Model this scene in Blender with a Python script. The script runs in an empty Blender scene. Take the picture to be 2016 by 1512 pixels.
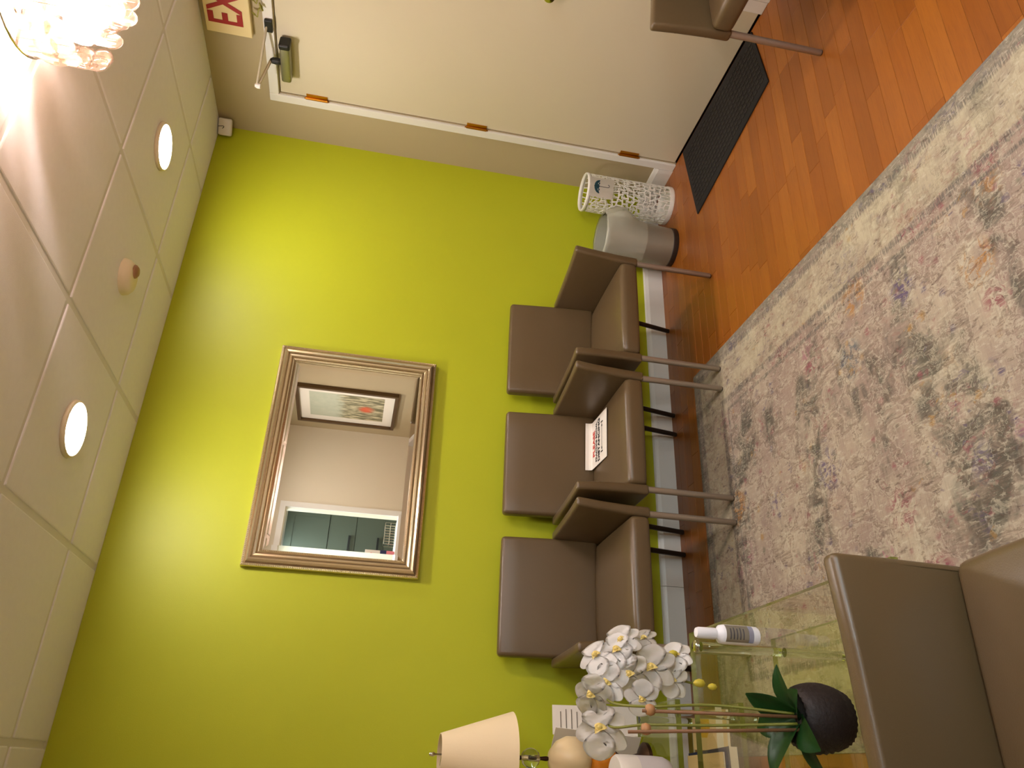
import bpy, bmesh, math, random
from mathutils import Vector, Matrix
random.seed(7)
S = bpy.context.scene
C = S.collection
PI = math.pi
H = 2.343          # ceiling height
# ------------------------------------------------------------------ camera
F_PX, YAW, PITCH, ROLL = 1504.757, 0.4813, -0.1688, 0.1233
CAM = Vector((-2.9032, -3.1291, 1.384))
fwd = Vector((math.sin(YAW)*math.cos(PITCH), math.cos(YAW)*math.cos(PITCH), math.sin(PITCH)))
rgt = Vector((math.cos(YAW), -math.sin(YAW), 0)); upv = rgt.cross(fwd)
r2 = rgt*math.cos(ROLL) + upv*math.sin(ROLL); u2 = -rgt*math.sin(ROLL) + upv*math.cos(ROLL)
# the phone was held on its side: picture-right is the room's "down"
cd = bpy.data.cameras.new('camera'); cam = bpy.data.objects.new('camera', cd); C.objects.link(cam)
ax, ay, az = -u2, r2, -fwd
cam.matrix_world = Matrix(((ax.x, ay.x, az.x, CAM.x), (ax.y, ay.y, az.y, CAM.y), (ax.z, ay.z, az.z, CAM.z), (0, 0, 0, 1)))
cd.sensor_fit = 'HORIZONTAL'; cd.sensor_width = 36.0; cd.lens = 36.0*F_PX/2016.0; cd.clip_start = 0.05
S.camera = cam
# ------------------------------------------------------------------ world + exposure
w = bpy.data.worlds.new('world'); S.world = w; w.use_nodes = True
w.node_tree.nodes['Background'].inputs[0].default_value = (1.0, 0.85, 0.7, 1)
w.node_tree.nodes['Background'].inputs[1].default_value = 0.02
S.view_settings.view_transform = 'Standard'; S.view_settings.look = 'None'
S.view_settings.gamma = 1.0; S.view_settings.use_curve_mapping = False
S.view_settings.exposure = 0.16
DOWNLIGHT = 160.0      # emission of the recessed lamps
BULB = 1330.0           # emission of the chandelier bulbs
TROFFER = 30.0          # fluorescent panels in the reception room
WARM = (1.0, 0.90, 0.88)
COOL = (0.80, 0.92, 1.0)

# ------------------------------------------------------------------ helpers
def lin(c):
    return tuple(((v/255.0)/12.92 if v/255.0 <= 0.04045 else ((v/255.0+0.055)/1.055)**2.4) for v in c)
MATS = {}
def mat(name, rgb=None, rough=0.5, metal=0.0, bump=0.0, bscale=200.0, var=0.0, vscale=6.0, alpha=1.0, trans=0.0, spec=0.5, emit=None, estr=0.0, coat=0.0):
    m = bpy.data.materials.new(name); m.use_nodes = True; MATS[name] = m
    nt = m.node_tree; b = nt.nodes['Principled BSDF']
    b.inputs['Roughness'].default_value = rough; b.inputs['Metallic'].default_value = metal
    b.inputs['Specular IOR Level'].default_value = spec; b.inputs['Alpha'].default_value = alpha
    b.inputs['Transmission Weight'].default_value = trans; b.inputs['Coat Weight'].default_value = coat
    col = (*lin(rgb), 1) if rgb else (0.8, 0.8, 0.8, 1)
    b.inputs['Base Color'].default_value = col
    tc = nt.nodes.new('ShaderNodeTexCoord')
    if var > 0:
        n = nt.nodes.new('ShaderNodeTexNoise'); n.inputs['Scale'].default_value = vscale; n.inputs['Detail'].default_value = 5
        nt.links.new(tc.outputs['Object'], n.inputs['Vector'])
        mx = nt.nodes.new('ShaderNodeMix'); mx.data_type = 'RGBA'
        nt.links.new(n.outputs['Fac'], mx.inputs['Factor'])
        mx.inputs['A'].default_value = (*[v*(1-var) for v in col[:3]], 1); mx.inputs['B'].default_value = (*[min(1, v*(1+var)) for v in col[:3]], 1)
        nt.links.new(mx.outputs['Result'], b.inputs['Base Color'])
    if bump > 0:
        n = nt.nodes.new('ShaderNodeTexNoise'); n.inputs['Scale'].default_value = bscale; n.inputs['Detail'].default_value = 3
        nt.links.new(tc.outputs['Object'], n.inputs['Vector'])
        bp = nt.nodes.new('ShaderNodeBump'); bp.inputs['Strength'].default_value = bump; bp.inputs['Distance'].default_value = 0.002
        nt.links.new(n.outputs['Fac'], bp.inputs['Height']); nt.links.new(bp.outputs['Normal'], b.inputs['Normal'])
    if emit:
        b.inputs['Emission Color'].default_value = (*emit, 1); b.inputs['Emission Strength'].default_value = estr
    return m
def thin_glass(name, tint, f0=0.04):
    m = bpy.data.materials.new(name); m.use_nodes = True; MATS[name] = m
    nt = m.node_tree; nt.nodes.remove(nt.nodes['Principled BSDF']); out = nt.nodes['Material Output']
    tr = nt.nodes.new('ShaderNodeBsdfTransparent'); tr.inputs[0].default_value = (*tint, 1)
    gl = nt.nodes.new('ShaderNodeBsdfGlossy'); gl.inputs['Roughness'].default_value = 0.02
    fr = nt.nodes.new('ShaderNodeFresnel')          # same reflectance from both sides of the pane
    ge = nt.nodes.new('ShaderNodeNewGeometry'); mr_ = nt.nodes.new('ShaderNodeMapRange')
    mr_.inputs['To Min'].default_value = 1.5; mr_.inputs['To Max'].default_value = 1/1.5
    nt.links.new(ge.outputs['Backfacing'], mr_.inputs['Value']); nt.links.new(mr_.outputs[0], fr.inputs[0])
    mx = nt.nodes.new('ShaderNodeMixShader')
    nt.links.new(fr.outputs[0], mx.inputs[0]); nt.links.new(tr.outputs[0], mx.inputs[1]); nt.links.new(gl.outputs[0], mx.inputs[2])
    nt.links.new(mx.outputs[0], out.inputs[0]); return m

def obj(name, bm, m, parent=None, smooth=False, loc=None, autosmooth=None):
    me = bpy.data.meshes.new(name)
    bmesh.ops.recalc_face_normals(bm, faces=bm.faces[:])
    bm.to_mesh(me); bm.free()
    ms = m if isinstance(m, (list, tuple)) else [m]
    for x in ms: me.materials.append(MATS[x] if isinstance(x, str) else x)
    if smooth:
        me.shade_smooth()
        if autosmooth: me.set_sharp_from_angle(angle=math.radians(autosmooth))
    o = bpy.data.objects.new(name, me); C.objects.link(o)
    if loc is not None: o.location = loc
    if parent: o.parent = parent
    return o
def share(name, me, parent=None, loc=(0, 0, 0), rot=(0, 0, 0), scale=None):
    o = bpy.data.objects.new(name, me); C.objects.link(o); o.location = loc; o.rotation_euler = rot
    if scale: o.scale = scale
    if parent: o.parent = parent
    return o
def tag(o, label=None, cat=None, group=None, kind=None):
    if label: o['label'] = label
    if cat: o['category'] = cat
    if group: o['group'] = group
    if kind: o['kind'] = kind
    return o
def thing(name, label, cat, loc=(0, 0, 0), rotz=0.0, group=None):
    o = bpy.data.objects.new(name, None); C.objects.link(o); o.location = loc; o.rotation_euler = (0, 0, rotz)
    o.empty_display_size = 0.05
    return tag(o, label, cat, group)
def box(bm, x0, x1, y0, y1, z0, z1, bev=0.0, seg=2, mi=0):
    vs = [bm.verts.new((x, y, z)) for z in (z0, z1) for y in (y0, y1) for x in (x0, x1)]
    fs = [bm.faces.new([vs[i] for i in f]) for f in ((0, 2, 3, 1), (4, 5, 7, 6), (0, 1, 5, 4), (2, 6, 7, 3), (0, 4, 6, 2), (1, 3, 7, 5))]
    for f in fs: f.material_index = mi
    if bev > 0:
        es = list({e for f in fs for e in f.edges})
        bmesh.ops.bevel(bm, geom=es, offset=bev, segments=seg, affect='EDGES', profile=0.5)
    return bm
def bx(*a, **k): return box(bmesh.new(), *a, **k)
def lathe(bm, prof, n=32, c=(0, 0, 0), fn=None, close=False, mi=0):
    rings = []
    for (r, z) in prof:
        ring = []
        for i in range(n):
            a = 2*PI*i/n; rr, zz = (r, z) if fn is None else fn(r, z, a)
            ring.append(bm.verts.new((c[0]+rr*math.cos(a), c[1]+rr*math.sin(a), c[2]+zz)))
        rings.append(ring)
    for k in range(len(rings)-1 if not close else len(rings)):
        A, B = rings[k], rings[(k+1) % len(rings)]
        for i in range(n):
            f = bm.faces.new((A[i], A[(i+1) % n], B[(i+1) % n], B[i])); f.material_index = mi
    if not close:
        if prof[0][0] > 1e-6: bm.faces.new(rings[0][::-1]).material_index = mi
        if prof[-1][0] > 1e-6: bm.faces.new(rings[-1]).material_index = mi
    return bm
def tube(bm, pts, r, n=10, caps=True, mi=0):
    pts = [Vector(p) for p in pts]; rs = r if isinstance(r, (list, tuple)) else [r]*len(pts)
    rings = []; prev = None
    for i, p in enumerate(pts):
        t = (pts[min(i+1, len(pts)-1)] - pts[max(i-1, 0)]).normalized()
        if prev is None:
            a = Vector((0, 0, 1)) if abs(t.z) < 0.9 else Vector((1, 0, 0)); u = t.cross(a).normalized()
        else: u = (prev - t*prev.dot(t)).normalized()
        prev = u; v = t.cross(u)
        rings.append([bm.verts.new(p + (u*math.cos(2*PI*k/n) + v*math.sin(2*PI*k/n))*rs[i]) for k in range(n)])
    for A, B in zip(rings, rings[1:]):
        for k in range(n): bm.faces.new((A[k], A[(k+1) % n], B[(k+1) % n], B[k])).material_index = mi
    if caps:
        bm.faces.new(rings[0][::-1]); bm.faces.new(rings[-1])
    return bm
def prism(bm, poly, axis, a0, a1, bev=0.0, seg=3):
    """polygon extruded along an axis; poly gives the two other coordinates in order"""
    def P(u, v, a): return {'x': (a, u, v), 'y': (u, a, v), 'z': (u, v, a)}[axis]
    A = [bm.verts.new(P(u, v, a0)) for u, v in poly]; B = [bm.verts.new(P(u, v, a1)) for u, v in poly]
    n = len(poly); fs = [bm.faces.new(A[::-1]), bm.faces.new(B)]
    for i in range(n): fs.append(bm.faces.new((A[i], A[(i+1) % n], B[(i+1) % n], B[i])))
    if bev > 0:
        bmesh.ops.recalc_face_normals(bm, faces=fs)
        es = list({e for f in fs for e in f.edges})
        bmesh.ops.bevel(bm, geom=es, offset=bev, segments=seg, affect='EDGES', profile=0.5)
    return bm
def text(s, size, m, parent, mw, name='lettering', depth=0.0008, bold=0.0, sx=1.0):
    """flat lettering; mw = 4x4 matrix in the parent's space (centre of the line)"""
    cu = bpy.data.curves.new(name, 'FONT'); cu.body = s; cu.size = size; cu.align_x = 'CENTER'; cu.align_y = 'CENTER'
    cu.extrude = depth; cu.offset = bold; cu.resolution_u = 3
    t = bpy.data.objects.new(name, cu); C.objects.link(t)
    dg = bpy.context.evaluated_depsgraph_get(); me = bpy.data.meshes.new_from_object(t.evaluated_get(dg))
    bpy.data.objects.remove(t); bpy.data.curves.remove(cu)
    if sx != 1.0:
        for v in me.vertices: v.co.x *= sx
    me.materials.clear(); me.materials.append(MATS[m]); me.name = name
    o = bpy.data.objects.new(name, me); C.objects.link(o)
    if parent: o.parent = parent
    o.matrix_local = mw
    return o
def frame(org, x, y):
    x = Vector(x).normalized(); y = Vector(y).normalized(); z = x.cross(y)
    return Matrix(((x.x, y.x, z.x, org[0]), (x.y, y.y, z.y, org[1]), (x.z, y.z, z.z, org[2]), (0, 0, 0, 1)))

# ------------------------------------------------------------------ materials
mat('green_paint', (178, 187, 26), rough=0.5, bump=0.12, bscale=260, var=0.03)
mat('cream_paint', (214, 204, 180), rough=0.6, bump=0.1, bscale=260, var=0.02)
mat('beige_paint', (176, 162, 128), rough=0.6, bump=0.1, bscale=260, var=0.02)
mat('white_trim', (226, 224, 216), rough=0.35)
mat('door_paint', (206, 197, 170), rough=0.4, var=0.02, vscale=2)
mat('ceiling_tile', (236, 236, 242), rough=0.9, bump=0.35, bscale=420, var=0.03, vscale=40)
mat('ceiling_grid', (220, 218, 220), rough=0.6)
mat('leather', (92, 75, 50), rough=0.34, bump=0.12, bscale=420, var=0.05)
mat('taupe_metal', (158, 145, 130), rough=0.34, metal=0.5)
mat('dark_metal', (52, 42, 34), rough=0.4, metal=0.5)
mat('black_felt', (20, 16, 13), rough=0.95)
mat('brass', (196, 134, 44), rough=0.28, metal=1.0)
mat('chrome', (215, 212, 205), rough=0.12, metal=1.0)
mat('steel_grey', (150, 148, 120), rough=0.35, metal=0.8)
mat('arm_steel', (206, 196, 170), rough=0.45, metal=0.6)
mat('dark_steel', (50, 50, 48), rough=0.4, metal=0.7)
mat('sign_cream', (232, 214, 160), rough=0.45)
mat('sign_red', (158, 30, 28), rough=0.5)
mat('white_plastic', (222, 218, 210), rough=0.35)
mat('cream_plastic', (232, 220, 192), rough=0.45)
mat('brown_plastic', (150, 112, 80), rough=0.5)
mat('black_ink', (22, 22, 24), rough=0.7)
mat('grey_ink', (120, 112, 100), rough=0.7)
mat('red_ink', (204, 60, 52), rough=0.7)
mat('teal_ink', (18, 62, 72), rough=0.7)
mat('paper', (232, 226, 214), rough=0.7)
mat('white_lattice', (232, 230, 220), rough=0.4)
mat('bin_metal', (158, 156, 140), rough=0.38, metal=0.55, bump=0.3, bscale=900)
mat('bin_base', (44, 34, 28), rough=0.5)
mat('plastic_bag', (206, 206, 186), rough=0.2, alpha=0.5, bump=0.5, bscale=35)
mat('frame_champagne', (222, 208, 178), rough=0.17, metal=0.9, var=0.08, vscale=5)
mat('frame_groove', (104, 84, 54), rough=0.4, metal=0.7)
mat('mirror_glass', (242, 244, 240), rough=0.0, metal=1.0)
mat('lens_on', (255, 240, 215), emit=WARM, estr=DOWNLIGHT)
mat('bulb_on', (255, 230, 190), emit=(1.0, 0.81, 0.76), estr=BULB)
mat('troffer_on', (240, 245, 255), emit=COOL, estr=TROFFER)
mat('petal', (246, 245, 244), rough=0.55)
def petal_glow():
    nt = MATS['petal'].node_tree; b = nt.nodes['Principled BSDF']; out = nt.nodes['Material Output']
    t = nt.nodes.new('ShaderNodeBsdfTranslucent'); t.inputs[0].default_value = (0.92, 0.91, 0.89, 1)
    m = nt.nodes.new('ShaderNodeMixShader'); m.inputs[0].default_value = 0.42
    nt.links.new(b.outputs[0], m.inputs[1]); nt.links.new(t.outputs[0], m.inputs[2]); nt.links.new(m.outputs[0], out.inputs[0])
petal_glow()
mat('orchid_lip', (222, 200, 120), rough=0.55)
mat('orchid_bud', (188, 172, 50), rough=0.5)
mat('orchid_stem', (116, 118, 40), rough=0.5)
mat('orchid_leaf', (30, 78, 30), rough=0.38, var=0.3, vscale=12)
mat('bamboo_stake', (120, 84, 54), rough=0.6)
mat('clip_tan', (176, 128, 84), rough=0.5)
mat('pot_wicker', (30, 18, 13), rough=0.65, bump=0.8, bscale=140, var=0.4, vscale=60)
mat('soil', (30, 24, 16), rough=0.95, bump=1.0, bscale=90)
mat('shade_linen', (232, 214, 178), rough=0.85, bump=0.2, bscale=500)
mat('lamp_cream', (226, 204, 160), rough=0.35, var=0.05)
mat('amber_glass', (206, 124, 24), rough=0.12, coat=0.6)
mat('bronze', (70, 48, 34), rough=0.35, metal=0.8)
mat('grey_device', (206, 202, 204), rough=0.5, bump=0.25, bscale=700)
mat('bottle_white', (232, 232, 238), rough=0.35)
mat('label_grey', (150, 152, 168), rough=0.5)
mat('mag_tan', (214, 186, 138), rough=0.4, var=0.08, vscale=12)
mat('mag_yellow', (206, 160, 40), rough=0.5, var=0.2, vscale=20)
mat('mag_navy', (30, 40, 82), rough=0.4)
mat('mag_white', (226, 218, 200), rough=0.5)
mat('mag_grey', (160, 158, 140), rough=0.5)
mat('mag_dark', (60, 64, 82), rough=0.35, var=0.3, vscale=30)
mat('glass_edge', (150, 160, 74), rough=0.12, trans=0.75)
mat('acrylic', (236, 242, 240), rough=0.03, trans=1.0)
mat('sprig_green', (150, 146, 60), rough=0.6)
mat('teal_cabinet', (56, 62, 50), rough=0.45)
mat('black_handle', (24, 24, 24), rough=0.4, metal=0.4)
mat('counter_white', (224, 222, 214), rough=0.3)
mat('picture_frame', (92, 70, 44), rough=0.35, metal=0.5)
mat('mat_board', (232, 228, 214), rough=0.7)
mat('pink_print', (210, 120, 130), rough=0.5)
thin_glass('table_glass', (0.965, 0.975, 0.90))
thin_glass('clear_pane', (0.95, 0.97, 0.96))
def capiz():
    m = bpy.data.materials.new('capiz_disc'); m.use_nodes = True; MATS['capiz_disc'] = m; nt = m.node_tree
    nt.nodes.remove(nt.nodes['Principled BSDF']); out = nt.nodes['Material Output']
    tl = nt.nodes.new('ShaderNodeBsdfTranslucent'); tl.inputs[0].default_value = (0.40, 0.34, 0.29, 1)
    tr = nt.nodes.new('ShaderNodeBsdfTransparent'); tr.inputs[0].default_value = (0.98, 0.9, 0.82, 1)
    gl = nt.nodes.new('ShaderNodeBsdfGlossy'); gl.inputs['Roughness'].default_value = 0.12
    a = nt.nodes.new('ShaderNodeMixShader'); a.inputs[0].default_value = 0.62
    b = nt.nodes.new('ShaderNodeMixShader'); b.inputs[0].default_value = 0.12
    nt.links.new(tl.outputs[0], a.inputs[1]); nt.links.new(tr.outputs[0], a.inputs[2])
    nt.links.new(a.outputs[0], b.inputs[1]); nt.links.new(gl.outputs[0], b.inputs[2]); nt.links.new(b.outputs[0], out.inputs[0])
capiz()

class NT:
    """tiny node-graph helper"""
    def __init__(s, name, rough=0.6):
        s.m = bpy.data.materials.new(name); s.m.use_nodes = True; MATS[name] = s.m; s.nt = s.m.node_tree
        s.b = s.nt.nodes['Principled BSDF']; s.b.inputs['Roughness'].default_value = rough
        s.tc = s.nt.nodes.new('ShaderNodeTexCoord')
    def link(s, a, b): s.nt.links.new(a, b)
    def math(s, op, a, b=None, c=None, clamp=False):
        n = s.nt.nodes.new('ShaderNodeMath'); n.operation = op; n.use_clamp = clamp
        for i, v in enumerate((a, b, c)):
            if v is None: continue
            if isinstance(v, (int, float)): n.inputs[i].default_value = v
            else: s.link(v, n.inputs[i])
        return n.outputs[0]
    def mapping(s, scale, loc=(0, 0, 0), src=None):
        n = s.nt.nodes.new('ShaderNodeMapping'); n.inputs['Scale'].default_value = scale; n.inputs['Location'].default_value = loc
        s.link(src or s.tc.outputs['Object'], n.inputs['Vector']); return n.outputs[0]
    def noise(s, vec, scale=1.0, detail=4.0, rough=0.55, dist=0.0):
        n = s.nt.nodes.new('ShaderNodeTexNoise'); n.inputs['Scale'].default_value = scale; n.inputs['Detail'].default_value = detail
        n.inputs['Roughness'].default_value = rough; n.inputs['Distortion'].default_value = dist
        s.link(vec, n.inputs['Vector']); return n.outputs['Fac']
    def vor(s, vec, scale=1.0, rnd=1.0):
        n = s.nt.nodes.new('ShaderNodeTexVoronoi'); n.inputs['Scale'].default_value = scale; n.inputs['Randomness'].default_value = rnd
        s.link(vec, n.inputs['Vector']); return n.outputs['Distance'], n.outputs['Color']
    def ramp(s, fac, stops, interp='LINEAR'):
        n = s.nt.nodes.new('ShaderNodeValToRGB'); n.color_ramp.interpolation = interp
        el = n.color_ramp.elements
        while len(el) < len(stops): el.new(0.5)
        for e, (p, c) in zip(el, stops):
            e.position = p; e.color = (c, c, c, 1) if isinstance(c, (int, float)) else (*c, 1)
        s.link(fac, n.inputs[0]); return n.outputs[0]
    def step(s, v, a, b):
        n = s.nt.nodes.new('ShaderNodeMapRange'); n.interpolation_type = 'SMOOTHSTEP'
        n.inputs['From Min'].default_value = a; n.inputs['From Max'].default_value = b
        s.link(v, n.inputs['Value']); return n.outputs[0]
    def mix(s, fac, a, b, mode='MIX'):
        n = s.nt.nodes.new('ShaderNodeMix'); n.data_type = 'RGBA'; n.blend_type = mode
        for k, v in (('Factor', fac), ('A', a), ('B', b)):
            sock = [i for i in n.inputs if i.name == k and (i.type == 'RGBA' or k == 'Factor')][0]
            if isinstance(v, (int, float)): sock.default_value = v
            elif isinstance(v, tuple): sock.default_value = (*v, 1) if len(v) == 3 else v
            else: s.link(v, sock)
        return [o for o in n.outputs if o.type == 'RGBA'][0]
    def done(s, col, bump=None, strength=0.3, dist=0.002, mul=None):
        if mul: col = s.mix(1.0, col, mul, 'MULTIPLY')
        s.link(col, s.b.inputs['Base Color'])
        if bump is not None:
            bp = s.nt.nodes.new('ShaderNodeBump'); bp.inputs['Strength'].default_value = strength; bp.inputs['Distance'].default_value = dist
            s.link(bump, bp.inputs['Height']); s.link(bp.outputs[0], s.b.inputs['Normal'])

def wood_material():
    g = NT('floor_wood', 0.36)
    oi = g.nt.nodes.new('ShaderNodeObjectInfo'); ge = g.nt.nodes.new('ShaderNodeNewGeometry')
    rnd = g.math('FRACT', g.math('ADD', g.math('MULTIPLY', oi.outputs['Random'], 7.31), ge.outputs['Random Per Island']))
    off = g.nt.nodes.new('ShaderNodeCombineXYZ'); g.link(g.math('MULTIPLY', rnd, 31.0), off.inputs[0]); g.link(g.math('MULTIPLY', rnd, 17.0), off.inputs[1])
    ad = g.nt.nodes.new('ShaderNodeVectorMath'); ad.operation = 'ADD'; g.link(g.tc.outputs['Object'], ad.inputs[0]); g.link(off.outputs[0], ad.inputs[1])
    v = g.mapping((3.0, 45.0, 1.0), src=ad.outputs[0]); grain = g.noise(v, 1.0, 6, 0.6, 0.4)
    fine = g.noise(g.mapping((14.0, 260.0, 1.0), src=ad.outputs[0]), 1.0, 3)
    base = g.ramp(rnd, [(0.0, lin((160, 93, 38))), (0.35, lin((176, 105, 44))), (0.7, lin((187, 116, 52))), (1.0, lin((170, 99, 42)))])
    c = g.mix(g.step(grain, 0.35, 0.75), base, lin((132, 68, 26)), 'MIX')
    c = g.mix(0.72, c, base); c = g.mix(g.math('MULTIPLY', g.step(fine, 0.5, 0.7), 0.22), c, lin((104, 54, 22)))
    g.done(c, fine, 0.06, mul=(0.62, 0.57, 0.33))
wood_material()
def rug_material(hw, hl):
    g = NT('rug_pile', 0.95)
    g.b.inputs['Specular IOR Level'].default_value = 0.1
    sep = g.nt.nodes.new('ShaderNodeSeparateXYZ'); g.link(g.tc.outputs['Object'], sep.inputs[0])
    x, y = sep.outputs[0], sep.outputs[1]
    d = g.math('MINIMUM', g.math('SUBTRACT', hw, g.math('ABSOLUTE', x)), g.math('SUBTRACT', hl, g.math('ABSOLUTE', y)))
    O = g.tc.outputs['Object']
    big = g.noise(g.mapping((2.2, 3.2, 1)), 1.0, 4, 0.6, 0.6)
    med = g.noise(g.mapping((14, 9, 1)), 1.0, 5, 0.65, 0.8)
    wear = g.noise(g.mapping((150, 18, 1)), 1.0, 4, 0.65)          # threads worn along the length
    wear2 = g.noise(g.mapping((22, 230, 1)), 1.0, 3, 0.6)
    greige, cream = lin((172, 148, 132)), lin((208, 190, 162))
    c = g.mix(g.step(big, 0.35, 0.7), greige, cream)
    c = g.mix(g.step(med, 0.45, 0.8), c, lin((160, 138, 124)))
    # grey-green faded patches, wide across the rug
    patch = g.noise(g.mapping((1.7, 4.6, 1), (3.1, 0.4, 0)), 1.0, 5, 0.62, 0.5)
    pm = g.math('MULTIPLY', g.step(patch, 0.49, 0.62), g.step(med, 0.34, 0.56))
    c = g.mix(g.math('MULTIPLY', pm, 0.85), c, lin((84, 84, 72)))
    # flower heads: rings and petals around scattered centres
    dist, dcol = g.vor(g.mapping((5.2, 6.0, 1), (0.3, 0.2, 0)), 1.0, 0.9)
    ringv = g.math('ABSOLUTE', g.math('SUBTRACT', g.math('ADD', dist, g.math('MULTIPLY', g.math('SUBTRACT', med, 0.5), 0.35)), 0.34))
    rm = g.math('MULTIPLY', g.math('SUBTRACT', 1.0, g.step(ringv, 0.015, 0.07)), g.step(wear, 0.34, 0.62))
    c = g.mix(g.math('MULTIPLY', rm, 0.6), c, lin((214, 200, 172)))
    hs = g.nt.nodes.new('ShaderNodeSeparateColor'); g.link(dcol, hs.inputs[0])
    hue = g.ramp(hs.outputs[0], [(0.0, lin((150, 70, 84))), (0.28, lin((92, 76, 116))), (0.5, lin((178, 118, 128))), (0.72, lin((186, 128, 62))), (0.9, lin((86, 98, 110)))], 'CONSTANT')
    fl = g.noise(g.mapping((26, 30, 1)), 1.0, 3, 0.6, 1.2)
    fm = g.math('MULTIPLY', g.math('SUBTRACT', 1.0, g.step(dist, 0.24, 0.46)), g.step(fl, 0.47, 0.56))
    c = g.mix(g.math('MULTIPLY', fm, g.math('MULTIPLY', g.step(wear, 0.33, 0.55), 0.9)), c, hue)
    d2, c2 = g.vor(g.mapping((17, 19, 1)), 1.0, 1.0)
    h2 = g.nt.nodes.new('ShaderNodeSeparateColor'); g.link(c2, h2.inputs[0])
    hue2 = g.ramp(h2.outputs[1], [(0.0, lin((156, 92, 96))), (0.3, lin((96, 84, 112))), (0.5, lin((160, 122, 108))), (0.7, lin((120, 116, 98))), (0.88, lin((182, 136, 70)))], 'CONSTANT')
    sm = g.math('MULTIPLY', g.math('SUBTRACT', 1.0, g.step(d2, 0.10, 0.3)), g.step(h2.outputs[0], 0.28, 0.32))
    c = g.mix(g.math('MULTIPLY', sm, g.math('MULTIPLY', g.step(wear, 0.36, 0.56), 0.9)), c, hue2)
    # trailing vine lines between the flowers
    vn = g.nt.nodes.new('ShaderNodeTexVoronoi'); vn.feature = 'DISTANCE_TO_EDGE'; vn.inputs['Scale'].default_value = 1.0
    wob = g.nt.nodes.new('ShaderNodeVectorMath'); wob.operation = 'ADD'; cmb = g.nt.nodes.new('ShaderNodeCombineXYZ')
    g.link(g.math('MULTIPLY', g.math('SUBTRACT', med, 0.5), 1.6), cmb.inputs[0]); g.link(g.math('MULTIPLY', g.math('SUBTRACT', fl, 0.5), 1.2), cmb.inputs[1])
    g.link(g.mapping((8.5, 9.5, 1)), wob.inputs[0]); g.link(cmb.outputs[0], wob.inputs[1]); g.link(wob.outputs[0], vn.inputs['Vector'])
    vl = g.math('SUBTRACT', 1.0, g.step(vn.outputs['Distance'], 0.02, 0.07))
    c = g.mix(g.math('MULTIPLY', g.math('MULTIPLY', vl, g.step(wear, 0.4, 0.58)), 0.65), c, lin((128, 108, 92)))
    vl2 = g.math('MULTIPLY', g.step(vn.outputs['Distance'], 0.06, 0.09), g.math('SUBTRACT', 1.0, g.step(vn.outputs['Distance'], 0.10, 0.14)))
    c = g.mix(g.math('MULTIPLY', vl2, 0.4), c, lin((218, 204, 178)))
    # border: grey selvedge, cream band with rosettes, thin guard lines
    band = g.math('MULTIPLY', g.step(d, 0.045, 0.065), g.math('SUBTRACT', 1.0, g.step(d, 0.225, 0.24)))
    d3, c3 = g.vor(g.mapping((11, 11, 1)), 1.0, 0.35)
    r3 = g.math('ABSOLUTE', g.math('SUBTRACT', d3, 0.26))
    bandc = g.mix(g.step(med, 0.4, 0.75), lin((208, 194, 158)), lin((170, 152, 130)))
    bandc = g.mix(g.math('MULTIPLY', g.math('SUBTRACT', 1.0, g.step(r3, 0.01, 0.09)), g.math('MULTIPLY', g.step(wear, 0.4, 0.6), 0.7)), bandc, lin((150, 108, 84)))
    c = g.mix(g.math('MULTIPLY', band, 0.5), c, bandc)
    for a, ww in ((0.05, 0.02), (0.245, 0.018), (0.29, 0.01)):
        ln = g.math('SUBTRACT', 1.0, g.step(g.math('ABSOLUTE', g.math('SUBTRACT', d, a)), ww*0.4, ww))
        c = g.mix(g.math('MULTIPLY', ln, g.math('MULTIPLY', g.step(wear2, 0.35, 0.6), 0.7)), c, lin((104, 100, 92)))
    edge = g.math('SUBTRACT', 1.0, g.step(d, 0.01, 0.06))
    c = g.mix(g.math('MULTIPLY', edge, 0.7), c, lin((136, 128, 110)))
    c = g.mix(g.math('MULTIPLY', g.step(wear, 0.5, 0.75), 0.45), c, lin((206, 192, 168)))
    c = g.mix(g.math('MULTIPLY', g.step(wear2, 0.52, 0.72), 0.35), c, lin((112, 98, 88)))
    fleck = g.noise(g.mapping((62, 24, 1), (1.7, 5.2, 0)), 1.0, 5, 0.7, 0.4)
    c = g.mix(g.math('MULTIPLY', g.math('MULTIPLY', g.step(fleck, 0.55, 0.64), g.step(med, 0.42, 0.6)), 0.62), c, lin((96, 78, 66)))
    fleck2 = g.noise(g.mapping((90, 30, 1), (9.7, 2.2, 0)), 1.0, 4, 0.7, 0.4)
    c = g.mix(g.math('MULTIPLY', g.step(fleck2, 0.57, 0.64), 0.4), c, lin((226, 212, 186)))
    fade = g.noise(g.mapping((3.5, 2.5, 1), (4.0, 8.0, 0)), 1.0, 3)
    tint = g.noise(g.mapping((40, 28, 1), (2.0, 3.0, 0)), 1.0, 4, 0.65, 0.6)
    c = g.mix(g.math('MULTIPLY', g.math('MULTIPLY', g.step(tint, 0.56, 0.66), g.step(fade, 0.42, 0.6)), 0.6), c, hue2)
    g.done(c, wear, 0.35, 0.003, mul=(0.67, 0.70, 0.70))

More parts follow.
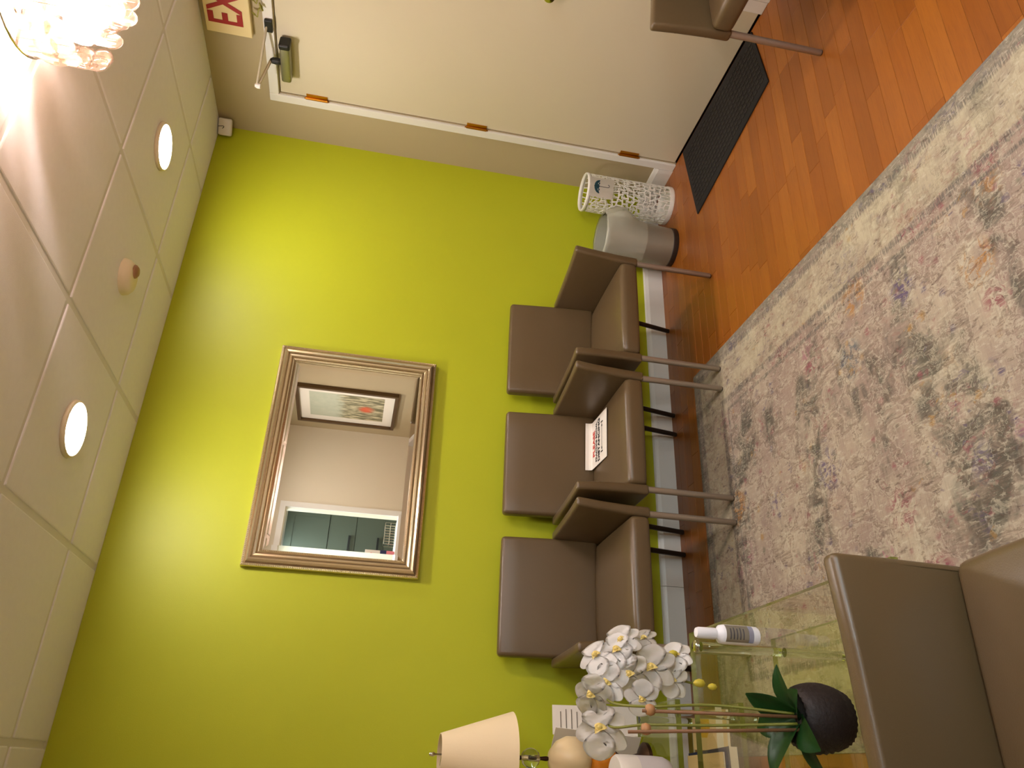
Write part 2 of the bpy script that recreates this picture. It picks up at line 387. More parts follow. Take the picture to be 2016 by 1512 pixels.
# ================================================================== ROOM
XL, YB = -3.2, -3.85           # left wall face, back wall face
YR = -5.95                     # far face of the reception room
def struct(name, bm, m, label, cat, parent=None):
    o = obj(name, bm, m, parent); tag(o, label, cat, kind='structure'); return o
D0, D1, DH = -0.295, -1.21, 2.03     # door: hinge side, latch side, height
struct('wall_back', bx(XL-0.1, 0.1, 0.0, 0.1, 0, H+0.1), 'green_paint', 'lime green painted wall behind the row of chairs', 'wall')
b = bmesh.new(); box(b, 0, 0.1, D0, 0.0, 0, H+0.1); box(b, 0, 0.1, D1, D0, DH, H+0.1); box(b, 0, 0.1, YR-0.1, D1, 0, H+0.1); box(b, 0.07, 0.1, D1, D0, 0, DH)
struct('wall_right', b, 'beige_paint', 'beige painted wall with the white door', 'wall')
struct('wall_left', bx(XL-0.1, XL, YR-0.1, 0, 0, H+0.1), 'beige_paint', 'beige wall behind the foreground chair', 'wall')
OX0, OX1, OZ0, OZ1 = -2.5, -0.80, 1.05, 2.09
b = bmesh.new(); box(b, XL, OX0, YB-0.12, YB, 0, H+0.1); box(b, OX1, 0, YB-0.12, YB, 0, H+0.1); box(b, OX0, OX1, YB-0.12, YB, 0, OZ0); box(b, OX0, OX1, YB-0.12, YB, OZ1, H+0.1)
struct('wall_front', b, 'cream_paint', 'beige wall with reception opening, seen in the mirror', 'wall')
struct('wall_far', bx(XL-0.1, 0.1, YR-0.1, YR, 0, H+0.1), 'cream_paint', 'far wall of the reception room behind the cabinet', 'wall')
fl = struct('floor', bx(XL-0.1, 0.1, YR-0.1, 0.1, -0.06, -0.012), 'bin_base', 'orange-brown wood strip floor', 'floor')
# wood strips
RW = 0.066; cache = {}
rest = bmesh.new(); rng = random.Random(3); nrow = 0; yy = -0.001
while yy > YR+0.02:
    y1 = yy; y0 = max(yy-RW, YR+0.001); xx = -0.001 + 0.0; first = rng.uniform(0.12, 0.5)
    L = first
    while xx > XL+0.02:
        x1 = xx; x0 = max(xx-L, XL+0.001); ln = round(x1-x0, 4); yc = 0.5*(y0+y1); xc = 0.5*(x0+x1)
        vis = (xc > -1.5 and yc > -2.75) or (yc > -0.36) or (xc < -2.7 and -1.3 < yc)
        if vis:
            key = (ln, round(y1-y0, 4))
            if key not in cache:
                tb = bx(-ln/2+0.0004, ln/2-0.0004, -(y1-y0)/2+0.0004, (y1-y0)/2-0.0004, -0.012, 0.0)
                top = [e for e in tb.edges if all(v.co.z > -0.001 for v in e.verts)]
                bmesh.ops.bevel(tb, geom=top, offset=0.0007, segments=1, affect='EDGES')
                me = bpy.data.meshes.new('plank'); bmesh.ops.recalc_face_normals(tb, faces=tb.faces[:]); tb.to_mesh(me); tb.free(); me.materials.append(MATS['floor_wood']); cache[key] = me
            share('plank', cache[key], fl, (xc, yc, 0))
        else:
            box(rest, x0+0.0004, x1-0.0004, y0+0.0004, y1-0.0004, -0.012, 0.0)
        xx = x0; L = rng.choice((0.36, 0.46, 0.56, 0.66))
    yy = y0; nrow += 1
tag(obj('plank_field', rest, 'floor_wood', fl), kind='stuff')
# ceiling with lay-in tiles
ce = struct('ceiling', bx(XL-0.1, 0.1, YR-0.1, 0.1, H+0.02, H+0.1), 'ceiling_grid', 'white lay-in tile ceiling', 'ceiling')
gx = [0.0, -0.445, -1.05, -1.655, -2.26, -2.86, XL]; gy = [0.0, -0.335, -0.94, -1.545, -2.15, -2.755, -3.36, YB]
tile_cache = {}
for a, bb in zip(gx, gx[1:]):
    for c_, d_ in zip(gy, gy[1:]):
        w_, l_ = round(a-bb, 3), round(c_-d_, 3)
        if (w_, l_) not in tile_cache:
            tb = bx(-w_/2+0.011, w_/2-0.011, -l_/2+0.011, l_/2-0.011, 0.0, 0.016, 0.005, 2)
            me = bpy.data.meshes.new('ceiling_tile'); bmesh.ops.recalc_face_normals(tb, faces=tb.faces[:]); tb.to_mesh(me); tb.free(); me.materials.append(MATS['ceiling_tile']); tile_cache[(w_, l_)] = me
        share('ceiling_tile', tile_cache[(w_, l_)], ce, ((a+bb)/2, (c_+d_)/2, H-0.002))
b = bmesh.new()
for x in gx[1:-1]: box(b, x-0.012, x+0.012, YB, 0, H+0.0025, H+0.0199)
for y in gy[1:-1]: box(b, XL, 0, y-0.012, y+0.012, H+0.003, H+0.0195)
box(b, XL, 0, -0.02, 0, H+0.001, H+0.0199); box(b, -0.02, 0, YB, 0, H+0.0015, H+0.0199)
obj('ceiling_grid', b, 'ceiling_grid', ce)
# baseboards
def base_profile(bm, axis, a0, a1, face, sgn):
    p = [(0, 0.0), (sgn*0.015, 0.0), (sgn*0.015, 0.078), (sgn*0.011, 0.088), (sgn*0.009, 0.094), (sgn*0.004, 0.1), (0, 0.1)]
    return prism(bm, [(face+u, v) for u, v in p], axis, a0, a1)
bb_ = struct('baseboard_back', base_profile(bmesh.new(), 'x', -2.1555, 0.0, 0.0, -1), 'white_trim', 'white baseboard along the green wall', 'baseboard')
obj('baseboard_length', base_profile(bmesh.new(), 'x', XL, -2.1575, 0.0, -1), 'white_trim', bb_)
struct('baseboard_right', base_profile(bmesh.new(), 'y', D0+0.048, -0.016, 0.0, -1), 'white_trim', 'short white baseboard between door and green wall', 'baseboard')
b = bmesh.new(); base_profile(b, 'y', YB, D1-0.062, 0.0, -1)
struct('baseboard_door', b, 'white_trim', 'white baseboard on the latch side of the door', 'baseboard')
struct('baseboard_left', base_profile(bmesh.new(), 'y', YB, -0.016, XL, 1), 'white_trim', 'white baseboard behind the glass tables', 'baseboard')
# door casing
b = bmesh.new()
box(b, -0.014, 0.0, D0+0.003, D0+0.048, 0, DH+0.048, 0.003)
box(b, -0.014, 0.0, D1-0.06, D1-0.003, 0, DH+0.048, 0.003)
box(b, -0.0135, 0.0, D1-0.003, D0+0.003, DH+0.004, DH+0.048, 0.003)
struct('trim_1', b, 'white_trim', 'white casing around the door', 'trim')
# ------------------------------------------------------------------ door
dr = struct('door_1', bx(0.002, 0.045, D1+0.002, D0-0.003, 0.008, DH-0.003, 0.002), 'door_paint', 'plain white door with brass hinges and closer', 'door')
for z in (1.856, 1.069, 0.262):
    b = bmesh.new(); tube(b, [(-0.007, D0+0.001, z-0.052), (-0.007, D0+0.001, z+0.052)], 0.007, 10)
    for k in (-1, 1): lathe(b, [(0.0, 0), (0.004, 0.001), (0.0045, 0.004), (0.002, 0.007), (0, 0.008)], 8, (-0.007, D0+0.001, z+k*0.056-0.004))
    box(b, -0.003, 0.003, D0-0.02, D0+0.02, z-0.05, z+0.05, 0.001)
    h = obj('hinge', b, 'brass', dr, smooth=True, autosmooth=40); h['label'] = 'brass butt hinge'
# closer body on the door face + arms to the casing
b = bmesh.new(); box(b, -0.062, 0.0, -0.62, -0.415, 1.962, 2.008, 0.012, 3)
cl = obj('door_closer', b, 'steel_grey', dr, smooth=True, autosmooth=50); cl['label'] = 'grey steel closer body at the top of the door'
obj('closer_cap', bx(-0.066, -0.004, -0.632, -0.60, 1.960, 2.010, 0.01, 3), 'dark_steel', cl)
b = bmesh.new(); lathe(b, [(0.014, 0), (0.016, 0.01), (0.014, 0.035), (0.008, 0.045), (0, 0.046)], 14, (-0.045, -0.52, 2.008)); obj('spindle', b, 'dark_steel', cl)
b = bmesh.new(); tube(b, [(-0.045, -0.52, 2.05), (-0.17, -0.475, 2.088)], 0.007, 8); tube(b, [(-0.17, -0.475, 2.094), (-0.02, -0.69, 2.06)], 0.0055, 8)
obj('closer_arm', b, 'arm_steel', cl)
b = bmesh.new(); lathe(b, [(0, 0), (0.012, 0.0), (0.013, 0.012), (0.008, 0.024), (0, 0.025)], 12, (-0.17, -0.475, 2.078)); obj('arm_joint', b, 'white_plastic', cl)
obj('arm_bracket', bx(-0.03, -0.0145, -0.715, -0.655, 2.036, 2.07, 0.003), 'dark_steel', cl)
# knob
b = bmesh.new(); prof = [(0.0, 0), (0.032, 0), (0.032, 0.006), (0.014, 0.01), (0.012, 0.03), (0.024, 0.04), (0.028, 0.055), (0.022, 0.068), (0, 0.072)]
lathe(b, prof, 20); kn = obj('door_knob', b, 'chrome', dr, smooth=True, autosmooth=50); kn.location = (0.003, -1.122, 0.9); kn.rotation_euler = (0, -PI/2, 0); kn['label'] = 'polished metal knob'
# ================================================================== LIGHTS
def downlight(x, y, label, group='recessed ceiling lights'):
    t = thing('recessed_light', label, 'ceiling light', (x, y, H-0.002), 0, group)
    b = bmesh.new(); lathe(b, [(0.084, -0.002), (0.086, -0.0145), (0.092, -0.0125), (0.095, 0.0)], 40, close=True); obj('trim_ring', b, 'cream_plastic', t, smooth=True)
    b = bmesh.new(); lathe(b, [(0.0, -0.0142), (0.03, -0.014), (0.058, -0.013), (0.076, -0.011), (0.0835, -0.008)], 40); obj('lens', b, 'lens_on', t, smooth=True)
downlight(-0.742, -0.630, 'glowing round recessed light nearest the door and the corner sensor')
downlight(-1.952, -0.622, 'glowing round recessed light above the mirror')
downlight(-0.747, -3.057, 'round recessed light near the framed picture')
downlight(-1.957, -3.057, 'round recessed light in front of the reception opening')
# chandelier
cx, cy = -1.368, -1.848
ch = thing('chandelier', 'small chandelier of warm glowing round shell discs near the ceiling', 'chandelier', (cx, cy, H-0.002))
b = bmesh.new(); lathe(b, [(0.0, 0), (0.06, 0), (0.06, -0.012), (0.045, -0.022), (0.0, -0.024)], 28); obj('canopy', b, 'chrome', ch, smooth=True, autosmooth=40)
b = bmesh.new(); tube(b, [(0, 0, -0.02), (0, 0, -0.10)], 0.007, 10); obj('rod', b, 'chrome', ch)
ZT = -0.10
b = bmesh.new()
for R in (0.178, 0.12, 0.06):
    pts = [(R*math.cos(2*PI*i/40), R*math.sin(2*PI*i/40), ZT) for i in range(41)]; tube(b, pts, 0.003, 6, caps=False)
for k in range(3):
    a = k*2*PI/3+0.75; tube(b, [(0, 0, ZT), (0.178*math.cos(a), 0.178*math.sin(a), ZT)], 0.004, 6)
obj('ring_frame', b, 'chrome', ch)
for k in range(3):
    a = k*2*PI/3+0.2; b = bmesh.new(); lathe(b, [(0, -0.03), (0.012, -0.026), (0.019, -0.01), (0.018, 0.004), (0.01, 0.018), (0.008, 0.03)], 14)
    o = obj('bulb', b, 'bulb_on', ch, smooth=True); o.location = (0.085*math.cos(a), 0.085*math.sin(a), ZT-0.105)
b = bmesh.new(); R = 0.0235
lathe(b, [(0.0, -0.0014), (R*0.7, -0.0012), (R, -0.0004), (R, 0.0004), (R*0.7, 0.0012), (0, 0.0014)], 14)
dm = obj('shell_disc', b, 'capiz_disc', ch, smooth=True); disc = dm.data; bpy.data.objects.remove(dm)
wires = bmesh.new(); rr = random.Random(11)
for R, n, rows, drop in ((0.178, 24, 3, 0.0), (0.12, 17, 4, 0.012), (0.06, 9, 5, 0.02)):
    for i in range(n):
        a = 2*PI*(i+0.5*rows)/n + rr.uniform(-0.05, 0.05); z = ZT-0.012-drop*0.3
        x, y = R*math.cos(a), R*math.sin(a)
        tube(wires, [(x, y, ZT), (x, y, z-rows*0.035)], 0.0007, 4)
        for k in range(rows):
            zc = z-0.026-k*0.035+rr.uniform(-0.004, 0.004); j = rr.uniform(-0.006, 0.006)
            share('shell_disc', disc, ch, (x+j*math.cos(a), y+j*math.sin(a), zc), (PI/2+rr.uniform(-0.2, 0.2), rr.uniform(-0.3, 0.3), a+PI/2+rr.uniform(-0.6, 0.6)))
obj('hanging_wires', wires, 'chrome', ch)
# fluorescent panel of the reception room
for (x, y) in ((-1.0, -4.9), (-2.2, -4.9)):
    t = thing('ceiling_panel', 'fluorescent ceiling panel over the reception, %s' % ('door side' if x > -1.5 else 'far side'), 'ceiling light', (x, y, H+0.005), 0, 'reception ceiling panels')
    b = bmesh.new(); box(b, -0.3, 0.3, -0.6, -0.575, -0.012, 0.014); box(b, -0.3, 0.3, 0.575, 0.6, -0.012, 0.014); box(b, -0.3, -0.275, -0.575, 0.575, -0.012, 0.014); box(b, 0.275, 0.3, -0.575, 0.575, -0.012, 0.014); obj('panel_frame', b, 'white_trim', t)
    obj('diffuser', bx(-0.274, 0.274, -0.574, 0.574, -0.004, 0.006), 'troffer_on', t)
# smoke detector
sd = thing('smoke_detector', 'cream smoke detector on the ceiling between the two lights', 'smoke detector', (-1.338, -0.592, H-0.002))
b = bmesh.new(); lathe(b, [(0.0, -0.036), (0.035, -0.036), (0.052, -0.03), (0.064, -0.016), (0.068, 0.0)], 32); obj('body', b, 'cream_plastic', sd, smooth=True, autosmooth=40)
b = bmesh.new(); lathe(b, [(0.0, -0.048), (0.016, -0.047), (0.024, -0.04), (0.026, -0.034)], 20); o = obj('sensor_cap', b, 'brown_plastic', sd, smooth=True); o.location = (0.02, -0.012, 0)
# corner sensor
sn = thing('corner_sensor', 'small white sensor box in the ceiling corner', 'sensor', (-0.045, -0.045, 2.272), -PI/4)
b = bmesh.new(); box(b, -0.042, 0.042, -0.018, 0.014, 0, 0.066, 0.01, 3); obj('case', b, 'white_plastic', sn, smooth=True, autosmooth=50)
b = bmesh.new(); tube(b, [(-0.008, -0.0188, 0.044), (-0.004, -0.0188, 0.038), (0.002, -0.0188, 0.036), (0.004, -0.0188, 0.04), (0.002, -0.0188, 0.052), (0.0, -0.0188, 0.064)], 0.0018, 6); obj('mark', b, 'black_ink', sn)
obj('bracket', bx(-0.02, 0.02, 0.0139, 0.026, 0.03, 0.068), 'white_plastic', sn)
# exit sign
ex = thing('exit_sign', 'cream EXIT sign with red letters above the door', 'exit sign', (0, -0.79, 2.126))
b = bmesh.new(); box(b, -0.03, -0.0005, -0.185, 0.185, 0, 0.194, 0.004); obj('housing', b, 'sign_cream', ex)
text('EXIT', 0.205, 'sign_red', ex, frame((-0.0312, 0.0, 0.098), (0, -1, 0), (0, 0, 1)), bold=0.003, sx=0.66)
# curled sprig over the casing
sp = thing('dried_sprig', 'curled olive sprig on the door casing under the EXIT sign', 'sprig', (-0.02, -0.80, 2.078))
rr = random.Random(5)
for k in range(5):
    b = bmesh.new(); a0 = rr.uniform(-0.6, 0.6); pts = []
    for i in range(12):
        t_ = i/11; a = a0+t_*3.6
        pts.append((-0.004-0.012*math.sin(t_*PI), 0.05*(k-2)*0.5+0.028*math.sin(a)*t_+0.012*k*t_-0.02, 0.004+0.03*t_*(0.6+0.4*math.cos(a*1.3))+(-0.03*t_ if k % 2 else 0.014*t_)))
    tube(b, pts, [0.0035*(1-0.5*i/11) for i in range(12)], 6); obj('tendril', b, 'sprig_green', sp, smooth=True)
    b = bmesh.new(); p = Vector(pts[-1]); q = Vector(pts[-4]); d = (p-q).normalized()*0.022; s = Vector((0.002, 0.006, 0.005))
    v = [b.verts.new(q), b.verts.new(q+d*0.5+s), b.verts.new(q+d*1.4), b.verts.new(q+d*0.5-s)]; b.faces.new(v); bmesh.ops.solidify(b, geom=b.faces[:], thickness=0.001); obj('leaf', b, 'sprig_green', sp)
# ================================================================== MIRROR
MX0, MX1, MZ0, MZ1 = -2.212, -1.228, 1.142, 1.833
mcx, mcz = (MX0+MX1)/2, (MZ0+MZ1)/2; mw_, mh_ = (MX1-MX0)/2, (MZ1-MZ0)/2
mr = thing('wall_mirror', 'rectangular wall mirror in a ridged champagne gold frame', 'mirror', (mcx, -0.001, MZ0))
def rail_loop(bm, prof, hw, hh, zc, mi=None):
    """prof: list of (inset, depth); swept round the rectangle with mitred corners"""
    loops = []
    for ins, dep in prof:
        loops.append([bm.verts.new((sx*(hw-ins), -dep, zc+sz*(hh-ins))) for sx, sz in ((-1, -1), (1, -1), (1, 1), (-1, 1))])
    for k, (A, B) in enumerate(zip(loops, loops[1:])):
        for i in range(4):
            f = bm.faces.new((A[i], A[(i+1) % 4], B[(i+1) % 4], B[i]))
            if mi: f.material_index = mi[k]
prof = [(0, 0.0), (0.0, 0.022), (0.003, 0.027), (0.010, 0.028), (0.013, 0.024), (0.016, 0.024), (0.019, 0.033), (0.026, 0.037), (0.033, 0.035), (0.037, 0.029), (0.040, 0.029), (0.043, 0.031), (0.050, 0.030), (0.054, 0.024), (0.058, 0.024), (0.062, 0.026), (0.067, 0.024), (0.070, 0.018), (0.070, 0.008), (0.06, 0.004), (0, 0.0)]
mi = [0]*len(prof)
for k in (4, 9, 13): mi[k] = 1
b = bmesh.new(); rail_loop(b, prof, mw_, mh_, mh_, mi); obj('frame', b, ['frame_champagne', 'frame_groove'], mr)
# beading along the inner and outer lips
b = bmesh.new()
for ins, dep, r in ((0.0065, 0.0285, 0.0028), (0.0645, 0.0262, 0.0022)):
    for sx in (-1, 1):
        n = int(2*(mh_-ins)/0.007)
        for i in range(n): 
            z = mh_-(mh_-ins)+i*2*(mh_-ins)/n
            v = [b.verts.new((sx*(mw_-ins)+dx*r, -dep-dy*r, z+dz*r)) for dx, dy, dz in ((1, 0, 0), (0, 0, 1), (-1, 0, 0), (0, 0, -1), (0, 1, 0))]
            for q in range(4): b.faces.new((v[q], v[(q+1) % 4], v[4]))
    for sz in (-1, 1):
        n = int(2*(mw_-ins)/0.007)
        for i in range(n):
            x = -(mw_-ins)+i*2*(mw_-ins)/n
            v = [b.verts.new((x+dx*r, -dep-dy*r, mh_+sz*(mh_-ins)+dz*r)) for dx, dy, dz in ((1, 0, 0), (0, 0, 1), (-1, 0, 0), (0, 0, -1), (0, 1, 0))]
            for q in range(4): b.faces.new((v[q], v[(q+1) % 4], v[4]))
tag(obj('beading', b, 'frame_champagne', mr), kind='stuff')
b = bmesh.new(); gi, bev = 0.068, 0.024
rail_loop(b, [(gi, 0.0125), (gi+bev, 0.0155)], mw_, mh_, mh_)
A = [b.verts.new((sx*(mw_-gi-bev), -0.0155, mh_+sz*(mh_-gi-bev))) for sx, sz in ((-1, -1), (1, -1), (1, 1), (-1, 1))]; b.faces.new(A)
bmesh.ops.remove_doubles(b, verts=b.verts[:], dist=1e-5)
obj('mirror_glass', b, 'mirror_glass', mr)
# ================================================================== CHAIRS
def arm_bm(s):
    b = bmesh.new()
    poly = [(-0.272, 0.345), (-0.276, 0.43), (-0.281, 0.54), (-0.285, 0.632), (-0.15, 0.622), (0.05, 0.612), (0.195, 0.606), (0.205, 0.50), (0.20, 0.40), (0.185, 0.345)]
    prism(b, poly, 'x', -0.02, 0.02, 0.011, 3)
    for v in b.verts:
        z = v.co.z; t = max(0, (z-0.345)/0.285)
        v.co.x = s*(0.240 + 0.014*t*t) + v.co.x*(1.0 - 0.12*t) * 1.0
        v.co.y -= 0.0
    return b
CH = None
def make_chair(label, group):
    t = thing('waiting_chair', label, 'chair', (0, 0, 0), 0, group)
    b = bmesh.new(); bmesh.ops.create_grid(b, x_segments=1, y_segments=1, size=0.001); b.clear()
    box(b, -0.223, 0.223, -0.278, 0.175, 0.352, 0.425, 0.020, 4)
    bmesh.ops.subdivide_edges(b, edges=[e for e in b.edges if e.calc_length() > 0.2], cuts=5, use_grid_fill=True)
    for v in b.verts:
        u = max(0, 1-(v.co.x/0.223)**2); w = max(0, 1-((v.co.y+0.05)/0.24)**2)
        if v.co.z > 0.41: v.co.z += 0.014*(u*w)**0.5
        if v.co.y < -0.25: v.co.y -= 0.006*u
    obj('seat', b, 'leather', t, smooth=True, autosmooth=60)
    b = bmesh.new(); box(b, -0.236, 0.236, -0.026, 0.026, 0, 0.40, 0.016, 4)
    bmesh.ops.subdivide_edges(b, edges=[e for e in b.edges if e.calc_length() > 0.2], cuts=5, use_grid_fill=True)
    for v in b.verts:
        u = max(0, 1-(v.co.x/0.236)**2); w = max(0, 1-((v.co.z-0.2)/0.2)**2)
        if v.co.y < -0.02: v.co.y -= 0.008*(u*w)**0.5
        v.co.y += 0.012*(v.co.x/0.236)**2*-1
    o = obj('backrest', b, 'leather', t, smooth=True, autosmooth=60); o.location = (0, 0.176, 0.419); o.rotation_euler = (-0.115, 0, 0)
    for s in (-1, 1): obj('armrest', arm_bm(s), 'leather', t, smooth=True, autosmooth=60)
    for s in (-1, 1):
        b = bmesh.new(); tube(b, [(s*0.236, -0.256, 0.36), (s*0.236, -0.254, 0.003)], [0.0125, 0.0115], 14); bmesh.ops.bevel(b, geom=[e for e in b.edges if all(v.co.z < 0.01 for v in e.verts)], offset=0.002, segments=1, affect='EDGES')
        l = obj('leg', b, 'taupe_metal', t, smooth=True, autosmooth=50)
        b = bmesh.new(); lathe(b, [(0.009, 0.0), (0.0095, 0.0035)], 12, (s*0.236, -0.254, 0.0)); obj('foot_pad', b, 'bin_base', l)
        b = bmesh.new(); tube(b, [(s*0.232, 0.16, 0.35), (s*0.234, 0.235, 0.003)], [0.012, 0.011], 14); l = obj('leg', b, 'dark_metal', t, smooth=True, autosmooth=50)
        b = bmesh.new(); lathe(b, [(0.009, 0.0), (0.0095, 0.0035)], 12, (s*0.234, 0.235, 0.0)); obj('foot_pad', b, 'bin_base', l)
    b = bmesh.new(); box(b, -0.215, 0.215, -0.22, 0.16, 0.336, 0.353, 0.003); obj('seat_base', b, 'bin_base', t)
    return t
def copy_tree(o, parent=None):
    c = o.copy(); C.objects.link(c); c.parent = parent
    for ch_ in o.children: copy_tree(ch_, c)
    return c
GRP = 'taupe waiting room armchairs'
c1 = make_chair('taupe armchair by the green wall, nearest the waste bin', GRP); c1.location = (-1.125, -0.287, 0.0026); c1.rotation_euler = (-0.0037, 0.0037, 0)
for loc, rz, lab in (((-1.690, -0.287, 0), 0, 'middle taupe armchair by the green wall with a paper notice on its seat'),
                     ((-2.258, -0.287, 0), 0, 'taupe armchair by the green wall, behind the white orchid'),
                     ((-0.338, -1.742, 0), -PI/2, 'taupe armchair against the door wall, past the dark doormat'),
                     ((-2.842, -2.270, 0), PI/2, 'large foreground taupe armchair against the left wall beside the glass table')):
    c = copy_tree(c1); c.location = loc; c.rotation_euler = (0, 0, rz); c['label'] = lab
    if loc[0] < -1.4: c.location.z = 0.0020; c.rotation_euler = (-0.0074, 0, rz)     # front feet stand on the rug
# paper notice on the middle chair
pn = thing('paper_notice', 'white laminated distancing notice lying on the middle chair seat', 'notice', (-1.612, -0.232, 0.4440), -0.06)
b = bmesh.new(); nx, ny = 6, 16; rows = []
def sheet(u, v):    # u -1..1 across, v 0 front .. 1 back; the back end curls up against the backrest
    y = -0.125+0.25*v; z = 0.0
    if v > 0.8: t_ = (v-0.8)/0.2; y = 0.075+0.012*math.sin(t_*PI/2); z = 0.028*t_*t_
    return Vector((0.108*u, y, z + 0.0005))
for j in range(ny+1): rows.append([b.verts.new(sheet(-1+2*i/nx, j/ny)) for i in range(nx+1)])
for j in range(ny):
    for i in range(nx): b.faces.new((rows[j][i], rows[j][i+1], rows[j+1][i+1], rows[j+1][i]))
obj('sheet', b, 'paper', pn)
def on_sheet(s, size, m, y, sx=1.0, bold=0.0006, name='lettering'):
    text(s, size, m, pn, frame((0, y, 0.0016), (1, 0, 0), (0, 1, 0.0)), name, 0.0003, bold, sx)
on_sheet('PLEASE', 0.038, 'red_ink', 0.048, 1.0, 0.001)
on_sheet('PRACTICE SOCIAL', 0.023, 'black_ink', 0.014, 0.95, 0.0008)
on_sheet('DISTANCING', 0.034, 'black_ink', -0.02, 0.95, 0.001)
b = bmesh.new(); box(b, -0.05, 0.05, -0.063, -0.061, 0.0022, 0.0027)
for s in (-1, 1):
    v = [b.verts.new((s*0.062, -0.062, 0.0026)), b.verts.new((s*0.046, -0.056, 0.0026)), b.verts.new((s*0.046, -0.068, 0.0026))]; b.faces.new(v)
    box(b, s*0.066-0.002, s*0.066+0.002, -0.074, -0.05, 0.0022, 0.0027)
obj('arrow', b, 'black_ink', pn)
# ================================================================== DOORMAT + RUG
A_, B_, C_, D_ = (-0.016, -0.392), (-0.492, -0.483), (-0.381, -1.189), (-0.016, -1.131)
dm_ = thing('doormat', 'dark brown ribbed doormat lying skewed at the door', 'doormat', (-0.25, -0.8, 0))
b = bmesh.new(); prism(b, [(x+0.25, y+0.8) for x, y in (A_, B_, C_, D_)], 'z', 0.0005, 0.007, 0.0015, 1); obj('backing', b, 'black_felt', dm_)
b = bmesh.new()
ux, uy = Vector((0.155, -0.988)), Vector((0.988, 0.155))
for i in range(13):
    for j in range(24):
        p = Vector(B_) + uy*(0.045+0.03*i) + ux*(0.03+0.0285*j)
        if p.x > -0.055: continue
        q = p - Vector((-0.25, -0.8))
        hx, hy = ux*0.010, uy*0.0045
        vs = [b.verts.new((q.x+sa*hx.x+sb*hy.x, q.y+sa*hx.y+sb*hy.y, z)) for z in (0.0068, 0.0095) for sa, sb in ((-1, -1), (1, -1), (1, 1), (-1, 1))]
        b.faces.new(vs[4:8])
        for k in range(4): b.faces.new((vs[k], vs[(k+1) % 4], vs[4+(k+1) % 4], vs[4+k]))
mat('mat_rib', (34, 28, 21), rough=0.8)
tag(obj('rib_tufts', b, 'mat_rib', dm_), kind='stuff')
RX0, RX1, RY0, RY1 = -2.818, -1.272, -2.72, -0.285
hw, hl = (RX1-RX0)/2, (RY1-RY0)/2
rug_material(hw, hl)
b = bmesh.new(); box(b, -hw, hw, -hl, hl, 0.0003, 0.0036, 0.0015, 2)
rg = obj('area_rug', b, 'rug_pile', None, loc=((RX0+RX1)/2, (RY0+RY1)/2, 0)); tag(rg, 'faded floral area rug in cream, grey-green and pink', 'rug')
# ================================================================== UMBRELLA STAND
us = thing('umbrella_stand', 'white openwork umbrella stand with an umbrella card in the corner', 'umbrella stand', (-0.168, -0.150, 0))
R0, HU = 0.098, 0.47
b = bmesh.new(); rr = random.Random(21)
ncol, nrw = 22, 15; jit = {}
def hexv(i, j):          # jittered brick/hex lattice vertex, periodic round the cylinder
    i %= ncol*2
    if (i, j) not in jit: jit[(i, j)] = (rr.uniform(-0.45, 0.45), rr.uniform(-0.5, 0.5))
    jx, jz = jit[(i, j)]; dx = 2*PI/(ncol*2); dz = (HU-0.04)/nrw
    if j in (0, nrw): jz = 0
    up = 0.16*dz*(1 if (i+j) % 2 else -1) if 0 < j < nrw else 0
    return (i+jx*0.9)*dx, 0.02 + j*dz + up + jz*dz*0.8
def cyl(a, z, r=R0): return (r*math.cos(a), r*math.sin(a), z)
for j in range(nrw):
    for i in range(ncol):
        s = 2*i + (j % 2)
        c8 = [hexv(s, j), hexv(s+1, j), hexv(s+2, j), hexv(s+2, j+1), hexv(s+1, j+1), hexv(s, j+1)]
        base = c8[0][0]
        P = [(a + (2*PI if a < base-PI else (-2*PI if a > base+PI else 0)), z) for a, z in c8]
        ca = sum(p[0] for p in P)/6; cz = sum(p[1] for p in P)/6
        if rr.random() < 0.0: continue
        k = rr.uniform(0.78, 0.86)
        inner = []
        for q in range(6):
            a, z = P[q]; a2, z2 = P[(q+1) % 6]
            inner.append((ca+(a-ca)*k, cz+(z-cz)*k)); 
        ov = [b.verts.new(cyl(a, z)) for a, z in P]; iv = [b.verts.new(cyl(a, z)) for a, z in inner]; bk = [b.verts.new(cyl(a, z, R0-0.004)) for a, z in inner]; bo_ = [b.verts.new(cyl(a, z, R0-0.004)) for a, z in P]
        for q in range(6):
            q2 = (q+1) % 6
            b.faces.new((ov[q], ov[q2], iv[q2], iv[q])); b.faces.new((iv[q], iv[q2], bk[q2], bk[q])); b.faces.new((bk[q], bk[q2], bo_[q2], bo_[q]))
bmesh.ops.remove_doubles(b, verts=b.verts[:], dist=0.0002)
obj('lattice_wall', b, 'white_lattice', us)
b = bmesh.new(); lathe(b, [(R0+0.001, HU-0.02), (R0+0.003, HU-0.008), (R0, HU), (R0-0.005, HU), (R0-0.005, HU-0.02)], 44, close=True); obj('rim', b, 'white_lattice', us, smooth=True)
b = bmesh.new(); lathe(b, [(0, 0.0), (R0+0.002, 0.0), (R0+0.003, 0.004), (R0+0.002, 0.024), (R0-0.006, 0.024), (R0-0.006, 0.008), (0, 0.008)], 44); obj('base', b, 'white_lattice', us)
